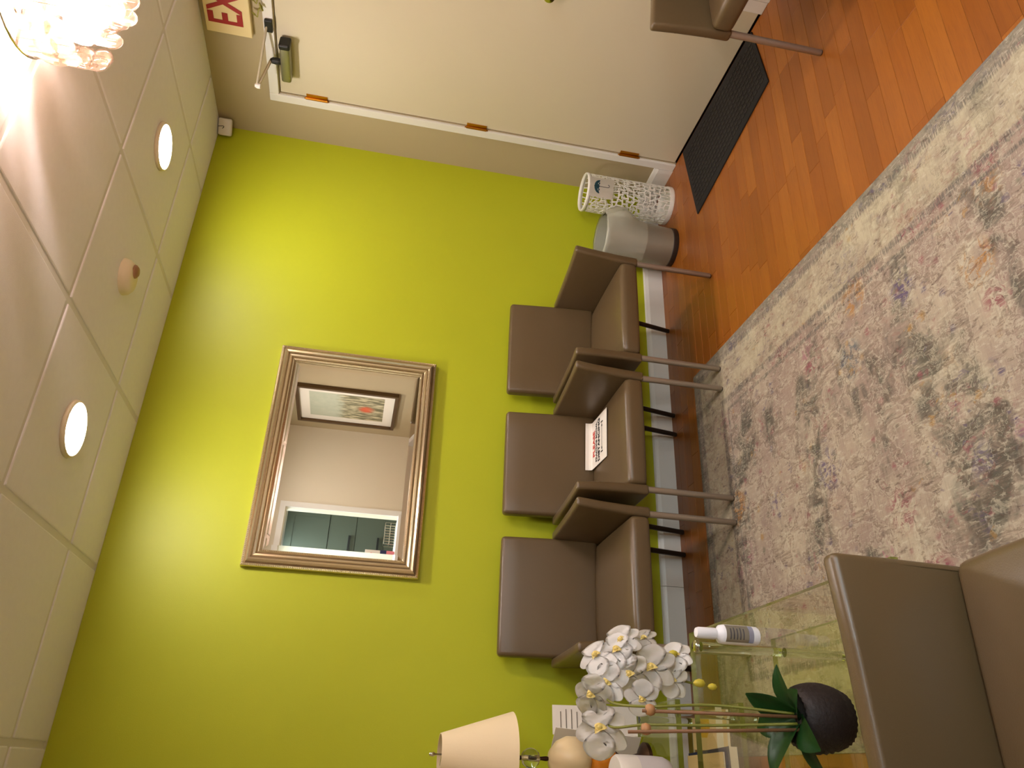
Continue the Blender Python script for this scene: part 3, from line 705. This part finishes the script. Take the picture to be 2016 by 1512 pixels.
# card with an umbrella drawn on it
ang = math.radians(250); cw, ch0, ch1 = 0.52, 0.335, 0.462; Rc = R0+0.006
b = bmesh.new(); n = 8; lo = []; hi = []
for i in range(n+1):
    a = ang-cw+2*cw*i/n; lo.append(b.verts.new(cyl(a, ch0, Rc))); hi.append(b.verts.new(cyl(a, ch1, Rc)))
for i in range(n): b.faces.new((lo[i], lo[i+1], hi[i+1], hi[i]))
bmesh.ops.solidify(b, geom=b.faces[:], thickness=0.0012); cdn = obj('card', b, 'paper', us); cdn['label'] = 'white card with a teal umbrella picture'
def on_card(pts2, thick=0.0012):
    return [cyl(ang+u/Rc, 0.40+v, Rc+thick) for u, v in pts2]
b = bmesh.new(); top = [(0.036*math.cos(t), 0.008+0.03*math.sin(t)) for t in [PI*i/16 for i in range(17)]]
bot = []
for k in range(4):
    for i in range(4):
        t = i/4; u = -0.036+0.018*(k+t); bot.append((u, 0.008+0.006*math.sin(PI*t)))
bot.append((0.036, 0.008))
ctr = b.verts.new(on_card([(0, 0.018)])[0])
loop = [b.verts.new(p) for p in on_card(top+[(x, y) for x, y in reversed(bot)][1:-1])]
for i in range(len(loop)): b.faces.new((loop[i], loop[(i+1) % len(loop)], ctr))
obj('umbrella_picture', b, 'teal_ink', cdn)
b = bmesh.new(); tube(b, on_card([(0, 0.04), (0, 0.0), (0, -0.034), (0.003, -0.04), (0.008, -0.042), (0.013, -0.039), (0.014, -0.033)]), 0.0012, 5); obj('umbrella_handle', b, 'black_ink', cdn)
# ================================================================== WASTE BIN
wb = thing('waste_bin', 'grey metal waste bin lined with a clear plastic bag', 'waste bin', (-0.455, -0.158, 0))
b = bmesh.new(); lathe(b, [(0.0, 0.014), (0.098, 0.014), (0.121, 0.372), (0.118, 0.372), (0.095, 0.018), (0, 0.018)], 44); obj('body', b, 'bin_metal', wb, smooth=True, autosmooth=40)
b = bmesh.new(); lathe(b, [(0.0, 0.0), (0.1, 0.0), (0.102, 0.004), (0.103, 0.026), (0.0995, 0.028), (0.097, 0.0139), (0, 0.0139)], 44); obj('base_ring', b, 'bin_base', wb, smooth=True, autosmooth=40)
b = bmesh.new(); pts = [(0.1215*math.cos(2*PI*i/44), 0.1215*math.sin(2*PI*i/44), 0.374) for i in range(45)]; tube(b, pts, 0.0028, 8, caps=False); obj('rim_wire', b, 'dark_steel', wb, smooth=True)
from mathutils import noise as mn
def bag(r, z, a):
    n1 = mn.noise(Vector((math.cos(a)*3.2, math.sin(a)*3.2, z*9+4))); n2 = mn.noise(Vector((math.cos(a)*9, math.sin(a)*9, z*14)))
    k = max(0.0, math.cos(a-math.radians(-43)))**3         # bulge towards the umbrella stand
    t_ = math.exp(-((z-0.30)/0.06)**2)
    return r+0.005+0.005*n1+0.004*n2+0.052*k*t_*(1+0.5*n2), z+0.004*n1*(1 if z < 0.25 else 0.3)
b = bmesh.new(); lathe(b, [(0.105, 0.17), (0.109, 0.21), (0.112, 0.25), (0.115, 0.29), (0.118, 0.33), (0.120, 0.36), (0.122, 0.383), (0.117, 0.386)], 60, fn=bag); 
for f in [f for f in b.faces if len(f.verts) > 4]: b.faces.remove(f)
obj('liner_bag', b, 'plastic_bag', wb, smooth=True)
b = bmesh.new(); lathe(b, [(0.1105, 0.384), (0.108, 0.33), (0.102, 0.2), (0.096, 0.1), (0.08, 0.05), (0.0, 0.04)], 40, fn=lambda r, z, a: (r+0.003*mn.noise(Vector((math.cos(a)*6, math.sin(a)*6, z*12))), z))
for f in [f for f in b.faces if len(f.verts) > 4]: b.faces.remove(f)
obj('liner_inside', b, 'plastic_bag', wb, smooth=True)
# ================================================================== GLASS TABLES
def glass_slab(bm, x0, x1, y0, y1, z0, z1):
    box(bm, x0, x1, y0, y1, z0, z1)
    for f in bm.faces: f.material_index = 0 if abs(f.normal.z) > 0.5 or f.calc_center_median().z in (z0, z1) else 1
def glass_table(label, x0, x1, y0, y1, zt, zs, th, caps=True):
    t = thing('glass_table', label, 'table', ((x0+x1)/2, (y0+y1)/2, 0), 0, 'two-tier glass tables')
    hx, hy = (x1-x0)/2, (y1-y0)/2
    for nm, z, ins in (('glass_top', zt, 0.0), ('glass_shelf', zs, -0.0)):
        b = bmesh.new(); box(b, -hx+ins, hx-ins, -hy+ins, hy-ins, z-th, z); b.normal_update()
        for f in b.faces: f.material_index = 0 if abs(f.normal.z) > 0.5 else 1
        obj(nm, b, ['table_glass', 'glass_edge'], t)
    for sx in (-1, 1):
        for sy in (-1, 1):
            wx, wy = (x0+x1)/2+sx*(hx-0.04), (y0+y1)/2+sy*(hy-0.04); zf = 0.0037 if (RX0-0.02 < wx < RX1 and wy < RY1+0.02) else 0.0
            b = bmesh.new(); lathe(b, [(0.013, zf), (0.013, zs-th)], 16, (sx*(hx-0.04), sy*(hy-0.04), 0)); lathe(b, [(0.013, zs), (0.013, zt-th)], 16, (sx*(hx-0.04), sy*(hy-0.04), 0))
            l = obj('leg', b, 'acrylic', t, smooth=True, autosmooth=40)
            if not caps: continue
            b = bmesh.new(); lathe(b, [(0, zt), (0.017, zt), (0.017, zt+0.004), (0.012, zt+0.007), (0, zt+0.007)], 16, (sx*(hx-0.04), sy*(hy-0.04), 0)); obj('leg_cap', b, 'chrome', l, smooth=True, autosmooth=40)
    return t
glass_table('larger glass table holding the white orchid and bottle', -3.17, -2.53, -1.93, -1.04, 0.45, 0.20, 0.015)
glass_table('low corner glass table under the lamp', -3.17, -2.66, -0.58, -0.15, 0.31, 0.085, 0.018, False)
ZT1, ZT2, ZS2 = 0.4503, 0.3103, 0.0853
# lotion bottle
bo = thing('pump_bottle', 'white plastic bottle with a flip cap on the glass table', 'bottle', (-2.594, -1.42, ZT1))
b = bmesh.new(); lathe(b, [(0, 0), (0.019, 0), (0.0215, 0.004), (0.022, 0.03), (0.022, 0.085), (0.02, 0.095), (0.012, 0.101), (0.011, 0.106)], 28); obj('body', b, 'bottle_white', bo, smooth=True, autosmooth=50)
b = bmesh.new(); lathe(b, [(0.0125, 0.104), (0.0132, 0.108), (0.0128, 0.146), (0.0105, 0.152), (0, 0.153)], 24); obj('cap', b, 'bottle_white', bo, smooth=True, autosmooth=50)
def wrap(a0, a1, z0, z1, r, m, nm, parent):
    b = bmesh.new(); n = 10; P = [math.radians(a0+(a1-a0)*i/n) for i in range(n+1)]
    L = [b.verts.new((r*math.cos(a), r*math.sin(a), z0)) for a in P]; U = [b.verts.new((r*math.cos(a), r*math.sin(a), z1)) for a in P]
    for i in range(n): b.faces.new((L[i], L[i+1], U[i+1], U[i]))
    bmesh.ops.solidify(b, geom=b.faces[:], thickness=0.0003); return obj(nm, b, m, parent, smooth=True)
lb = wrap(215, 330, 0.018, 0.086, 0.0224, 'paper', 'label', bo)
wrap(216, 329, 0.018, 0.03, 0.0227, 'label_grey', 'label_band', lb)
for k, z in enumerate((0.074, 0.066, 0.058, 0.05, 0.042)): wrap(235, 300+6*(k % 2), z, z+0.0025, 0.0227, 'label_grey', 'label_line', lb)
# ------------------------------------------------------------------ orchid
oc = thing('potted_orchid', 'white moth orchid in a dark brown wicker pot', 'potted plant', (-2.788, -1.715, ZT1))
def potfn(r, z, a): return r*(1+0.03*math.cos(a*26)*(1 if (int(z/0.0085) % 2) else -1)), z
prof = [(0.0, 0.0), (0.042, 0.0)]+[(0.043+0.018*math.sin(PI*0.8*i/14+0.2), 0.003+i*0.0072) for i in range(14)]+[(0.048, 0.102), (0.045, 0.104), (0.042, 0.1), (0.041, 0.085)]
b = bmesh.new(); lathe(b, prof, 52, fn=potfn); obj('pot', b, 'pot_wicker', oc, smooth=True, autosmooth=60)
b = bmesh.new(); lathe(b, [(0.0415, 0.088), (0.03, 0.093), (0.0, 0.096)], 24); [b.faces.remove(f) for f in [f for f in b.faces if len(f.verts) > 4]]; obj('soil', b, 'soil', oc)
def blade(bm, L, W, bend, fold, nu=10, nv=6, tip=0.55, pw=0.55, wave=0.0):
    g = []
    for i in range(nu+1):
        u = i/nu; u = 1-(1-u)**1.5 if nu > 6 else u; wd = W*max(0.0, math.sin(PI*min(1, u**tip)))**pw; wd = max(wd, W*0.12 if i == 0 else W*0.08)
        row = []
        for j in range(nv+1):
            v = -1+2*j/nv
            ang_ = bend*u
            x = L*(math.sin(ang_)/bend if abs(bend) > 1e-4 else u); z = L*((1-math.cos(ang_))/bend if abs(bend) > 1e-4 else 0)
            row.append(bm.verts.new((x, v*wd, z*-1 + fold*abs(v)*wd + wave*math.sin(u*9+v*3)*wd)))
        g.append(row)
    for i in range(nu):
        for j in range(nv): bm.faces.new((g[i][j], g[i+1][j], g[i+1][j+1], g[i][j+1]))
def xf(bm, vs, M):
    for v in vs: v.co = M @ v.co
for k, (az_, el, L, W, bd) in enumerate(((0, 52, 0.095, 0.026, 1.0), (40, 75, 0.10, 0.026, 0.4), (100, 50, 0.10, 0.028, 0.9), (165, 55, 0.115, 0.032, 0.9), (235, 40, 0.10, 0.030, 1.0), (300, 55, 0.085, 0.026, 0.9), (190, 8, 0.11, 0.02, 0.9))):
    b = bmesh.new(); blade(b, L, W, bd, 0.22, tip=1.0, pw=0.75)
    xf(b, b.verts, Matrix.Translation((0.008*math.cos(math.radians(az_)), 0.008*math.sin(math.radians(az_)), 0.09)) @ Matrix.Rotation(math.radians(az_), 4, 'Z') @ Matrix.Rotation(-math.radians(el), 4, 'Y'))
    bmesh.ops.solidify(b, geom=b.faces[:], thickness=0.0022); obj('leaf', b, 'orchid_leaf', oc, smooth=True)
def flower_mesh(seed):
    r = random.Random(seed); b = bmesh.new()
    for a, L, W, z, t_ in ((10, 0.047, 0.027, 0.002, 1.2), (170, 0.047, 0.027, 0.002, 1.2), (90, 0.048, 0.019, -0.001, 1.05), (-130, 0.047, 0.018, -0.001, 1.05), (-50, 0.047, 0.018, -0.001, 1.05)):
        n0 = len(b.verts); blade(b, L*r.uniform(0.92, 1.06), W*r.uniform(0.94, 1.06), r.uniform(0.1, 0.45), 0.10, 9, 6, t_, 0.55, 0.08); b.verts.ensure_lookup_table()
        xf(b, b.verts[n0:], Matrix.Translation((0, 0, z)) @ Matrix.Rotation(math.radians(a+r.uniform(-8, 8)), 4, 'Z'))
    bmesh.ops.solidify(b, geom=b.faces[:], thickness=0.0012)
    me = bpy.data.meshes.new('flower'); bmesh.ops.recalc_face_normals(b, faces=b.faces[:]); b.to_mesh(me); b.free(); me.materials.append(MATS['petal']); me.shade_smooth(); return me
fm = [flower_mesh(s) for s in (1, 2, 3, 4)]
b = bmesh.new()
for a in (50, 130, -90):
    n0 = len(b.verts); blade(b, 0.013, 0.006, 1.6, 0.9, 6, 4, 0.7); b.verts.ensure_lookup_table(); xf(b, b.verts[n0:], Matrix.Translation((0, 0, 0.006)) @ Matrix.Rotation(math.radians(a), 4, 'Z') @ Matrix.Rotation(-0.7, 4, 'Y'))
lathe(b, [(0, 0.002), (0.004, 0.003), (0.0045, 0.010), (0.002, 0.014), (0, 0.0145)], 10)
lo_ = obj('lip', b, 'orchid_lip', oc, smooth=True); lipm = lo_.data; bpy.data.objects.remove(lo_)
# flower heads: (x, z at plane y), facing tilt
heads = [(-2.815, -1.52, 0.868, 0.1, 0.1, 1.25), (-2.690, -1.50, 0.745, 0.15, 0.15, 1.15), (-2.705, -1.50, 0.795, -0.1, 0.1, 1.05), (-2.722, -1.49, 0.842, -0.3, -0.1, 1.0),
         (-2.668, -1.47, 0.858, 0.4, -0.2, 1.0), (-2.634, -1.47, 0.80, 0.5, 0.1, 1.0), (-2.624, -1.46, 0.745, 0.6, 0.3, 0.75), (-2.660, -1.49, 0.685, 0.3, 0.4, 0.85),
         (-2.748, -1.50, 0.880, -0.4, -0.2, 0.95), (-2.752, -1.52, 0.778, -0.6, 0.5, 0.8), (-2.712, -1.50, 0.70, 0.0, 0.5, 0.8), (-2.655, -1.48, 0.815, 0.2, 0.1, 1.0)]
base_o = Vector(oc.location)
for k, (x, y, z, yaw, pit, sc) in enumerate(heads):
    d = (CAM - Vector((x, y, z))).normalized()*0.8 + (Vector((cx, cy, 2.2)) - Vector((x, y, z))).normalized()*0.4
    d = (Matrix.Rotation(yaw, 3, 'Z') @ d); d.z -= pit*0.6; d.normalize()
    xa = Vector((0, 0, 1)).cross(d).normalized(); ya = d.cross(xa)
    R_ = Matrix((xa, ya, d)).transposed().to_4x4()
    o = share('flower', fm[k % 4], oc); o.matrix_local = Matrix.Translation(Vector((x, y, z))-base_o) @ R_ @ Matrix.Rotation(random.uniform(-0.3, 0.3), 4, 'Z') @ Matrix.Scale(sc, 4)
    share('lip', lipm, o)
def curve(P, n=24):
    P = [Vector(p) for p in P]; out = []
    Q = [P[0]]+P+[P[-1]]
    for i in range(1, len(Q)-2):
        for k in range(n//(len(P)-1)+1):
            t = k/(n//(len(P)-1)+1); a, b_, c, d = Q[i-1], Q[i], Q[i+1], Q[i+2]
            out.append(0.5*((2*b_)+(-a+c)*t+(2*a-5*b_+4*c-d)*t*t+(-a+3*b_-3*c+d)*t**3))
    out.append(P[-1]); return out
st1 = [(0.006, 0.004, 0.1), (0.018, 0.06, 0.24), (0.012, 0.09, 0.36), (0.03, 0.20, 0.40), (0.09, 0.25, 0.385), (0.14, 0.265, 0.33), (0.13, 0.25, 0.26)]
st2 = [(-0.012, -0.004, 0.1), (-0.018, 0.05, 0.24), (-0.02, 0.09, 0.36), (-0.02, 0.19, 0.40), (0.02, 0.23, 0.41), (0.07, 0.25, 0.38), (0.09, 0.25, 0.29), (0.075, 0.225, 0.20)]
for s_ in (st1, st2):
    b = bmesh.new(); tube(b, curve(s_, 40), 0.0026, 8); obj('stem', b, 'orchid_stem', oc, smooth=True)
for p0, p1 in (((0.0, -0.006, 0.09), (0.004, 0.085, 0.37)), ((-0.022, -0.012, 0.09), (-0.034, 0.085, 0.40))):
    b = bmesh.new(); tube(b, [p0, p1], 0.0032, 8); obj('stake', b, 'bamboo_stake', oc, smooth=True)
for p in ((0.006, 0.082, 0.355), (-0.028, 0.082, 0.365)):
    b = bmesh.new(); lathe(b, [(0, -0.008), (0.009, -0.007), (0.011, 0.0), (0.009, 0.007), (0, 0.008)], 12, p); obj('clip', b, 'clip_tan', oc, smooth=True)
for p, s_ in (((0.072, 0.192, 0.20), 1.0), ((0.066, 0.19, 0.172), 0.8), ((0.132, 0.215, 0.245), 0.8)):
    b = bmesh.new(); lathe(b, [(0, -0.014*s_), (0.007*s_, -0.009*s_), (0.009*s_, 0), (0.006*s_, 0.009*s_), (0, 0.014*s_)], 12, p); obj('bud', b, 'orchid_bud', oc, smooth=True)
# ------------------------------------------------------------------ lamp on corner table
lp = thing('table_lamp', 'table lamp with cream shade and cream ribbed body in the corner', 'lamp', (-2.846, -0.30, ZT2))
b = bmesh.new(); lathe(b, [(0.143, 0.488), (0.066, 0.732), (0.0635, 0.732), (0.1405, 0.488)], 48, close=True); sh = obj('shade', b, 'shade_linen', lp, smooth=True, autosmooth=40)
b = bmesh.new(); lathe(b, [(0, 0.72), (0.003, 0.72), (0.003, 0.745), (0.008, 0.752), (0.006, 0.764), (0, 0.768)], 14); obj('finial', b, 'chrome', lp, smooth=True)
b = bmesh.new()
for k in range(3): a = k*2*PI/3; tube(b, [(0, 0, 0.722), (0.064*math.cos(a), 0.064*math.sin(a), 0.722)], 0.0015, 5)
obj('spider', b, 'chrome', lp)
b = bmesh.new(); lathe(b, [(0.006, 0.355), (0.008, 0.365), (0.006, 0.38), (0.0055, 0.45), (0.009, 0.46), (0.012, 0.475), (0.012, 0.52), (0.005, 0.53), (0.004, 0.72)], 16); obj('stem', b, 'bronze', lp, smooth=True)
b = bmesh.new(); lathe(b, [(0.007, 0.386), (0.02, 0.392), (0.03, 0.405), (0.033, 0.419), (0.03, 0.433), (0.02, 0.446), (0.007, 0.452)], 28, close=True); obj('crystal_ball', b, 'acrylic', lp, smooth=True)
def melon(r, z, a): return r*(1-0.10*abs(math.sin(a*2.5+0.6))**3), z
b = bmesh.new(); lathe(b, [(0.01, 0.357), (0.03, 0.352), (0.058, 0.33), (0.074, 0.295), (0.074, 0.26), (0.06, 0.23), (0.038, 0.212)], 60, fn=melon); obj('body', b, 'lamp_cream', lp, smooth=True, autosmooth=60)
b = bmesh.new(); lathe(b, [(0.036, 0.212), (0.044, 0.19), (0.046, 0.16), (0.04, 0.13), (0.03, 0.115)], 36); obj('amber_neck', b, 'amber_glass', lp, smooth=True)
b = bmesh.new(); lathe(b, [(0, 0), (0.065, 0), (0.065, 0.012), (0.05, 0.022), (0.03, 0.03), (0.022, 0.06), (0.022, 0.10), (0.032, 0.1155), (0, 0.116)], 32); obj('foot', b, 'bronze', lp, smooth=True, autosmooth=50)
# grey rounded device
gd = thing('mesh_speaker', 'light grey rounded device standing on the low corner table', 'device', (-2.905, -0.50, ZT2))
b = bmesh.new(); lathe(b, [(0, 0), (0.05, 0), (0.066, 0.008), (0.074, 0.026), (0.076, 0.06), (0.0765, 0.118)], 40); obj('grille', b, 'grey_device', gd, smooth=True, autosmooth=50)
b = bmesh.new(); lathe(b, [(0.0768, 0.118), (0.0768, 0.18), (0.072, 0.187), (0, 0.188)], 40); obj('top_shell', b, 'white_plastic', gd, smooth=True, autosmooth=50)
# brochures
def brochure(loc, rz, label):
    t = thing('brochure_stand', label, 'brochure', loc, rz)
    b = bmesh.new(); box(b, -0.054, 0.054, -0.03, 0.03, 0, 0.003); prism(b, [(-0.008, 0.003), (-0.005, 0.003), (0.020, 0.23), (0.017, 0.23)], 'x', -0.054, 0.054); obj('holder', b, 'clear_pane', t)
    b = bmesh.new(); prism(b, [(-0.0105, 0.004), (-0.0085, 0.004), (0.0235, 0.315), (0.0215, 0.315)], 'x', -0.05, 0.05); c = obj('card', b, 'paper', t)
    for k in range(9):
        z = 0.285-0.02*k; y = -0.0105+0.032*(z-0.004)/0.311-0.0008
        w_ = 0.036 if k % 3 else 0.028
        obj('print_line', bx(-w_, w_, y-0.0003, y+0.0004, z-0.0016, z+0.0016), 'grey_ink', c)
    b = bmesh.new(); prism(b, [(-0.0105, 0.004), (-0.0085, 0.004), (0.0235, 0.315), (0.0215, 0.315)], 'x', -0.05, 0.05); c = obj('card', b, 'paper', t); c.location = (-0.082, 0.004, 0.0); c.rotation_euler = (0, 0, -0.9)
    return t
brochure((-2.712, -0.215, ZT2), 0.12, 'upright two-leaf printed card beside the lamp')
# magazines on the corner table's shelf
def magazine(loc, rz, w_, l_, th, cov, label, deco):
    t = thing('magazine', label, 'magazine', loc, rz, 'magazines on the low shelf')
    obj('pages', bx(-w_/2+0.001, w_/2-0.001, -l_/2+0.001, l_/2-0.001, 0.0006, th-0.0006), 'mag_white', t)
    b = bmesh.new(); box(b, -w_/2, w_/2, -l_/2, l_/2, 0, 0.0006); box(b, -w_/2, w_/2, -l_/2, l_/2, th-0.0006, th); box(b, -w_/2-0.0006, -w_/2, -l_/2, l_/2, 0, th); c = obj('cover', b, cov, t)
    deco(c, th); return t
def deco_face(c, z):
    for s in (-1, 1):
        b = bmesh.new(); tube(b, [(0.018*s, 0.12, z), (0.014*s, 0.07, z), (0.02*s, 0.035, z), (0.034*s, 0.022, z), (0.05*s, 0.03, z)], 0.0022, 6); obj('line_drawing', b, 'grey_ink', c)
        b = bmesh.new(); lathe(b, [(0, 0.0008), (0.011, 0.0006), (0.012, 0)], 12, (0.032*s, 0.008, z)); obj('print_mark', b, 'brown_plastic', c)
    for k in range(6): b = bmesh.new(); tube(b, [(-0.06+0.022*k, -0.05, z), (-0.058+0.022*k, -0.08, z), (-0.062+0.022*k, -0.125, z)], 0.0015, 5); obj('print_line', b, 'grey_ink', c)
def deco_flower(c, z):
    b = bmesh.new(); lathe(b, [(0, 0.001), (0.045, 0.0008), (0.05, 0)], 7, (0.02, 0.04, z)); obj('print_mark', b, 'mag_yellow', c)
    b = bmesh.new(); box(b, -0.08, 0.08, -0.11, -0.06, z, z+0.0006); obj('print_panel', b, 'mag_white', c)
def deco_plain(c, z):
    b = bmesh.new(); box(b, -0.07, 0.07, 0.05, 0.1, z, z+0.0006); obj('print_panel', b, 'mag_grey', c)
magazine((-2.93, -0.385, ZS2), 0.05, 0.26, 0.33, 0.030, 'mag_navy', 'thick navy book under the tan magazine on the low shelf', deco_plain)
magazine((-2.93, -0.37, ZS2+0.0315), 0.03, 0.235, 0.29, 0.006, 'mag_tan', 'tan magazine with a line drawing lying on the navy book', deco_face)
magazine((-2.735, -0.36, ZS2), -0.04, 0.13, 0.28, 0.01, 'mag_tan', 'tan leaflet with a yellow flower on the low shelf', deco_flower)
# ================================================================== PICTURE on the right wall (seen in the mirror)
pc = thing('framed_picture', 'framed reed landscape print with white mat, seen in the mirror', 'picture', (0, -3.275, 1.215))
def rect_ring(b, hy, z0, z1, wd, x0, x1):
    box(b, x0, x1, -hy, -hy+wd, z0, z1); box(b, x0, x1, hy-wd, hy, z0, z1); box(b, x0, x1, -hy+wd, hy-wd, z0, z0+wd); box(b, x0, x1, -hy+wd, hy-wd, z1-wd, z1)
b = bmesh.new(); rect_ring(b, 0.365, 0, 0.88, 0.03, -0.035, -0.001); obj('frame', b, 'picture_frame', pc)
b = bmesh.new(); rect_ring(b, 0.335, 0.03, 0.85, 0.085, -0.012, -0.009); obj('mat_board', b, 'mat_board', pc)
def print_material():
    g = NT('reed_print', 0.6); sep = g.nt.nodes.new('ShaderNodeSeparateXYZ'); g.link(g.tc.outputs['Object'], sep.inputs[0])
    z = sep.outputs[2]; n = g.noise(g.mapping((1, 40, 9)), 1.0, 5); n2 = g.noise(g.mapping((1, 12, 12)), 1.0, 4)
    sky = g.mix(n2, lin((170, 182, 160)), lin((200, 204, 182)))
    reeds = g.mix(g.step(n, 0.4, 0.65), lin((110, 108, 80)), lin((204, 196, 160)))
    c = g.mix(g.step(g.math('ADD', z, g.math('MULTIPLY', n2, 0.16)), 0.52, 0.62), reeds, sky)
    y = sep.outputs[1]; dd = g.math('POWER', g.math('ADD', g.math('POWER', g.math('ADD', y, 0.02), 2.0), g.math('POWER', g.math('SUBTRACT', z, 0.27), 2.0)), 0.5)
    c = g.mix(g.math('MULTIPLY', g.math('SUBTRACT', 1.0, g.step(g.math('ADD', dd, g.math('MULTIPLY', n, 0.08)), 0.06, 0.13)), 0.85), c, lin((222, 92, 50)))
    g.done(c)
print_material()
obj('print', bx(-0.010, -0.008, -0.25, 0.25, 0.115, 0.765), 'reed_print', pc)
obj('backing', bx(-0.008, -0.001, -0.335, 0.335, 0.03, 0.85), 'mat_board', pc)
# ================================================================== RECEPTION (seen in the mirror)
b = bmesh.new()
box(b, OX0, OX1, YB-0.3, YB+0.06, OZ0-0.035, OZ0, 0.004)
ct = obj('reception_counter', bx(OX0+0.002, OX1-0.002, YB-0.32, YB+0.08, OZ0+0.0005, OZ0+0.03, 0.004), 'counter_white'); tag(ct, 'white counter ledge of the reception opening, seen in the mirror', 'counter'); b.free()
b = bmesh.new(); box(b, OX1, OX1+0.05, YB, YB+0.014, OZ0, OZ1+0.05); box(b, OX0, OX1, YB, YB+0.014, OZ1, OZ1+0.05); box(b, OX0-0.05, OX0, YB, YB+0.014, OZ0, OZ1+0.05)
struct('trim_2', b, 'white_trim', 'white trim round the reception opening', 'trim')
cb = thing('tall_cabinet', 'grey-green tall cabinet behind the reception counter', 'cabinet', (-1.05, -5.92, 0))
obj('carcass', bx(-0.75, 0.75, -0.02, 0.30, 0, 2.235), 'teal_cabinet', cb)
def front(x0, x1, z0, z1, shaker, hz=None, nm='door'):
    b = bmesh.new(); box(b, x0+0.003, x1-0.003, 0.3005, 0.318, z0+0.003, z1-0.003, 0.001)
    d = obj(nm, b, 'teal_cabinet', cb)
    if shaker:
        b = bmesh.new(); k = 0.06
        box(b, x0+0.003, x0+k, 0.318, 0.326, z0+0.003, z1-0.003); box(b, x1-k, x1-0.003, 0.318, 0.326, z0+0.003, z1-0.003); box(b, x0+k, x1-k, 0.318, 0.326, z0+0.003, z0+k); box(b, x0+k, x1-k, 0.318, 0.326, z1-k, z1-0.003); obj('door_rail', b, 'teal_cabinet', d)
    if hz:
        b = bmesh.new(); hx_ = x0+0.5*(x1-x0)
        box(b, hx_-0.13, hx_+0.13, 0.34, 0.355, hz-0.012, hz+0.012, 0.002); box(b, hx_-0.11, hx_-0.095, 0.318, 0.34, hz-0.006, hz+0.006); box(b, hx_+0.095, hx_+0.11, 0.318, 0.34, hz-0.006, hz+0.006); obj('handle', b, 'black_handle', d)
for x0, x1 in ((-0.75, 0.0), (0.0, 0.75)):
    front(x0, x1, 1.757, 2.21, True); front(x0, x1, 1.455, 1.757, False, 1.52, 'drawer_front'); front(x0, x1, 1.13, 1.455, False, 1.2, 'drawer_front'); front(x0, x1, 0.08, 1.13, True)
# items on the counter
sg = thing('counter_sign', 'small white sign on a navy and pink box on the reception counter, in the mirror', 'sign', (-1.17, -3.86, OZ0+0.0305))
obj('box', bx(-0.04, 0.04, -0.035, 0.035, 0, 0.07, 0.003), 'pink_print', sg); obj('box_lid', bx(-0.042, 0.042, -0.037, 0.037, 0.07, 0.125, 0.003), 'mag_navy', sg)
b = bmesh.new(); box(b, -0.045, 0.045, -0.006, 0.006, 0.1255, 0.26, 0.003); obj('placard', b, 'paper', sg)
b = bmesh.new(); lathe(b, [(0.016, 0), (0.02, 0), (0.02, 0.0006), (0.016, 0.0006)], 24, close=True); o = obj('placard_ring', b, 'pink_print', sg); o.location = (0, 0.0062, 0.205); o.rotation_euler = (-PI/2, 0, 0)
rk = thing('wire_rack', 'small chrome wire rack on the reception counter, in the mirror', 'rack', (-0.93, -4.02, OZ0+0.0305))
b = bmesh.new()
for z in (0.003, 0.05, 0.1):
    for s in (-1, 1): tube(b, [(-0.1, 0.05*s, z), (0.1, 0.05*s, z)], 0.002, 5); tube(b, [(0.1*s, -0.05, z), (0.1*s, 0.05, z)], 0.002, 5)
obj('rails', b, 'chrome', rk)
for k in range(9):
    b = bmesh.new(); x = -0.1+0.025*k; tube(b, [(x, -0.05, 0.1), (x, -0.05, 0.003), (x, 0.05, 0.003), (x, 0.05, 0.1)], 0.0015, 5); obj('wire', b, 'chrome', rk)
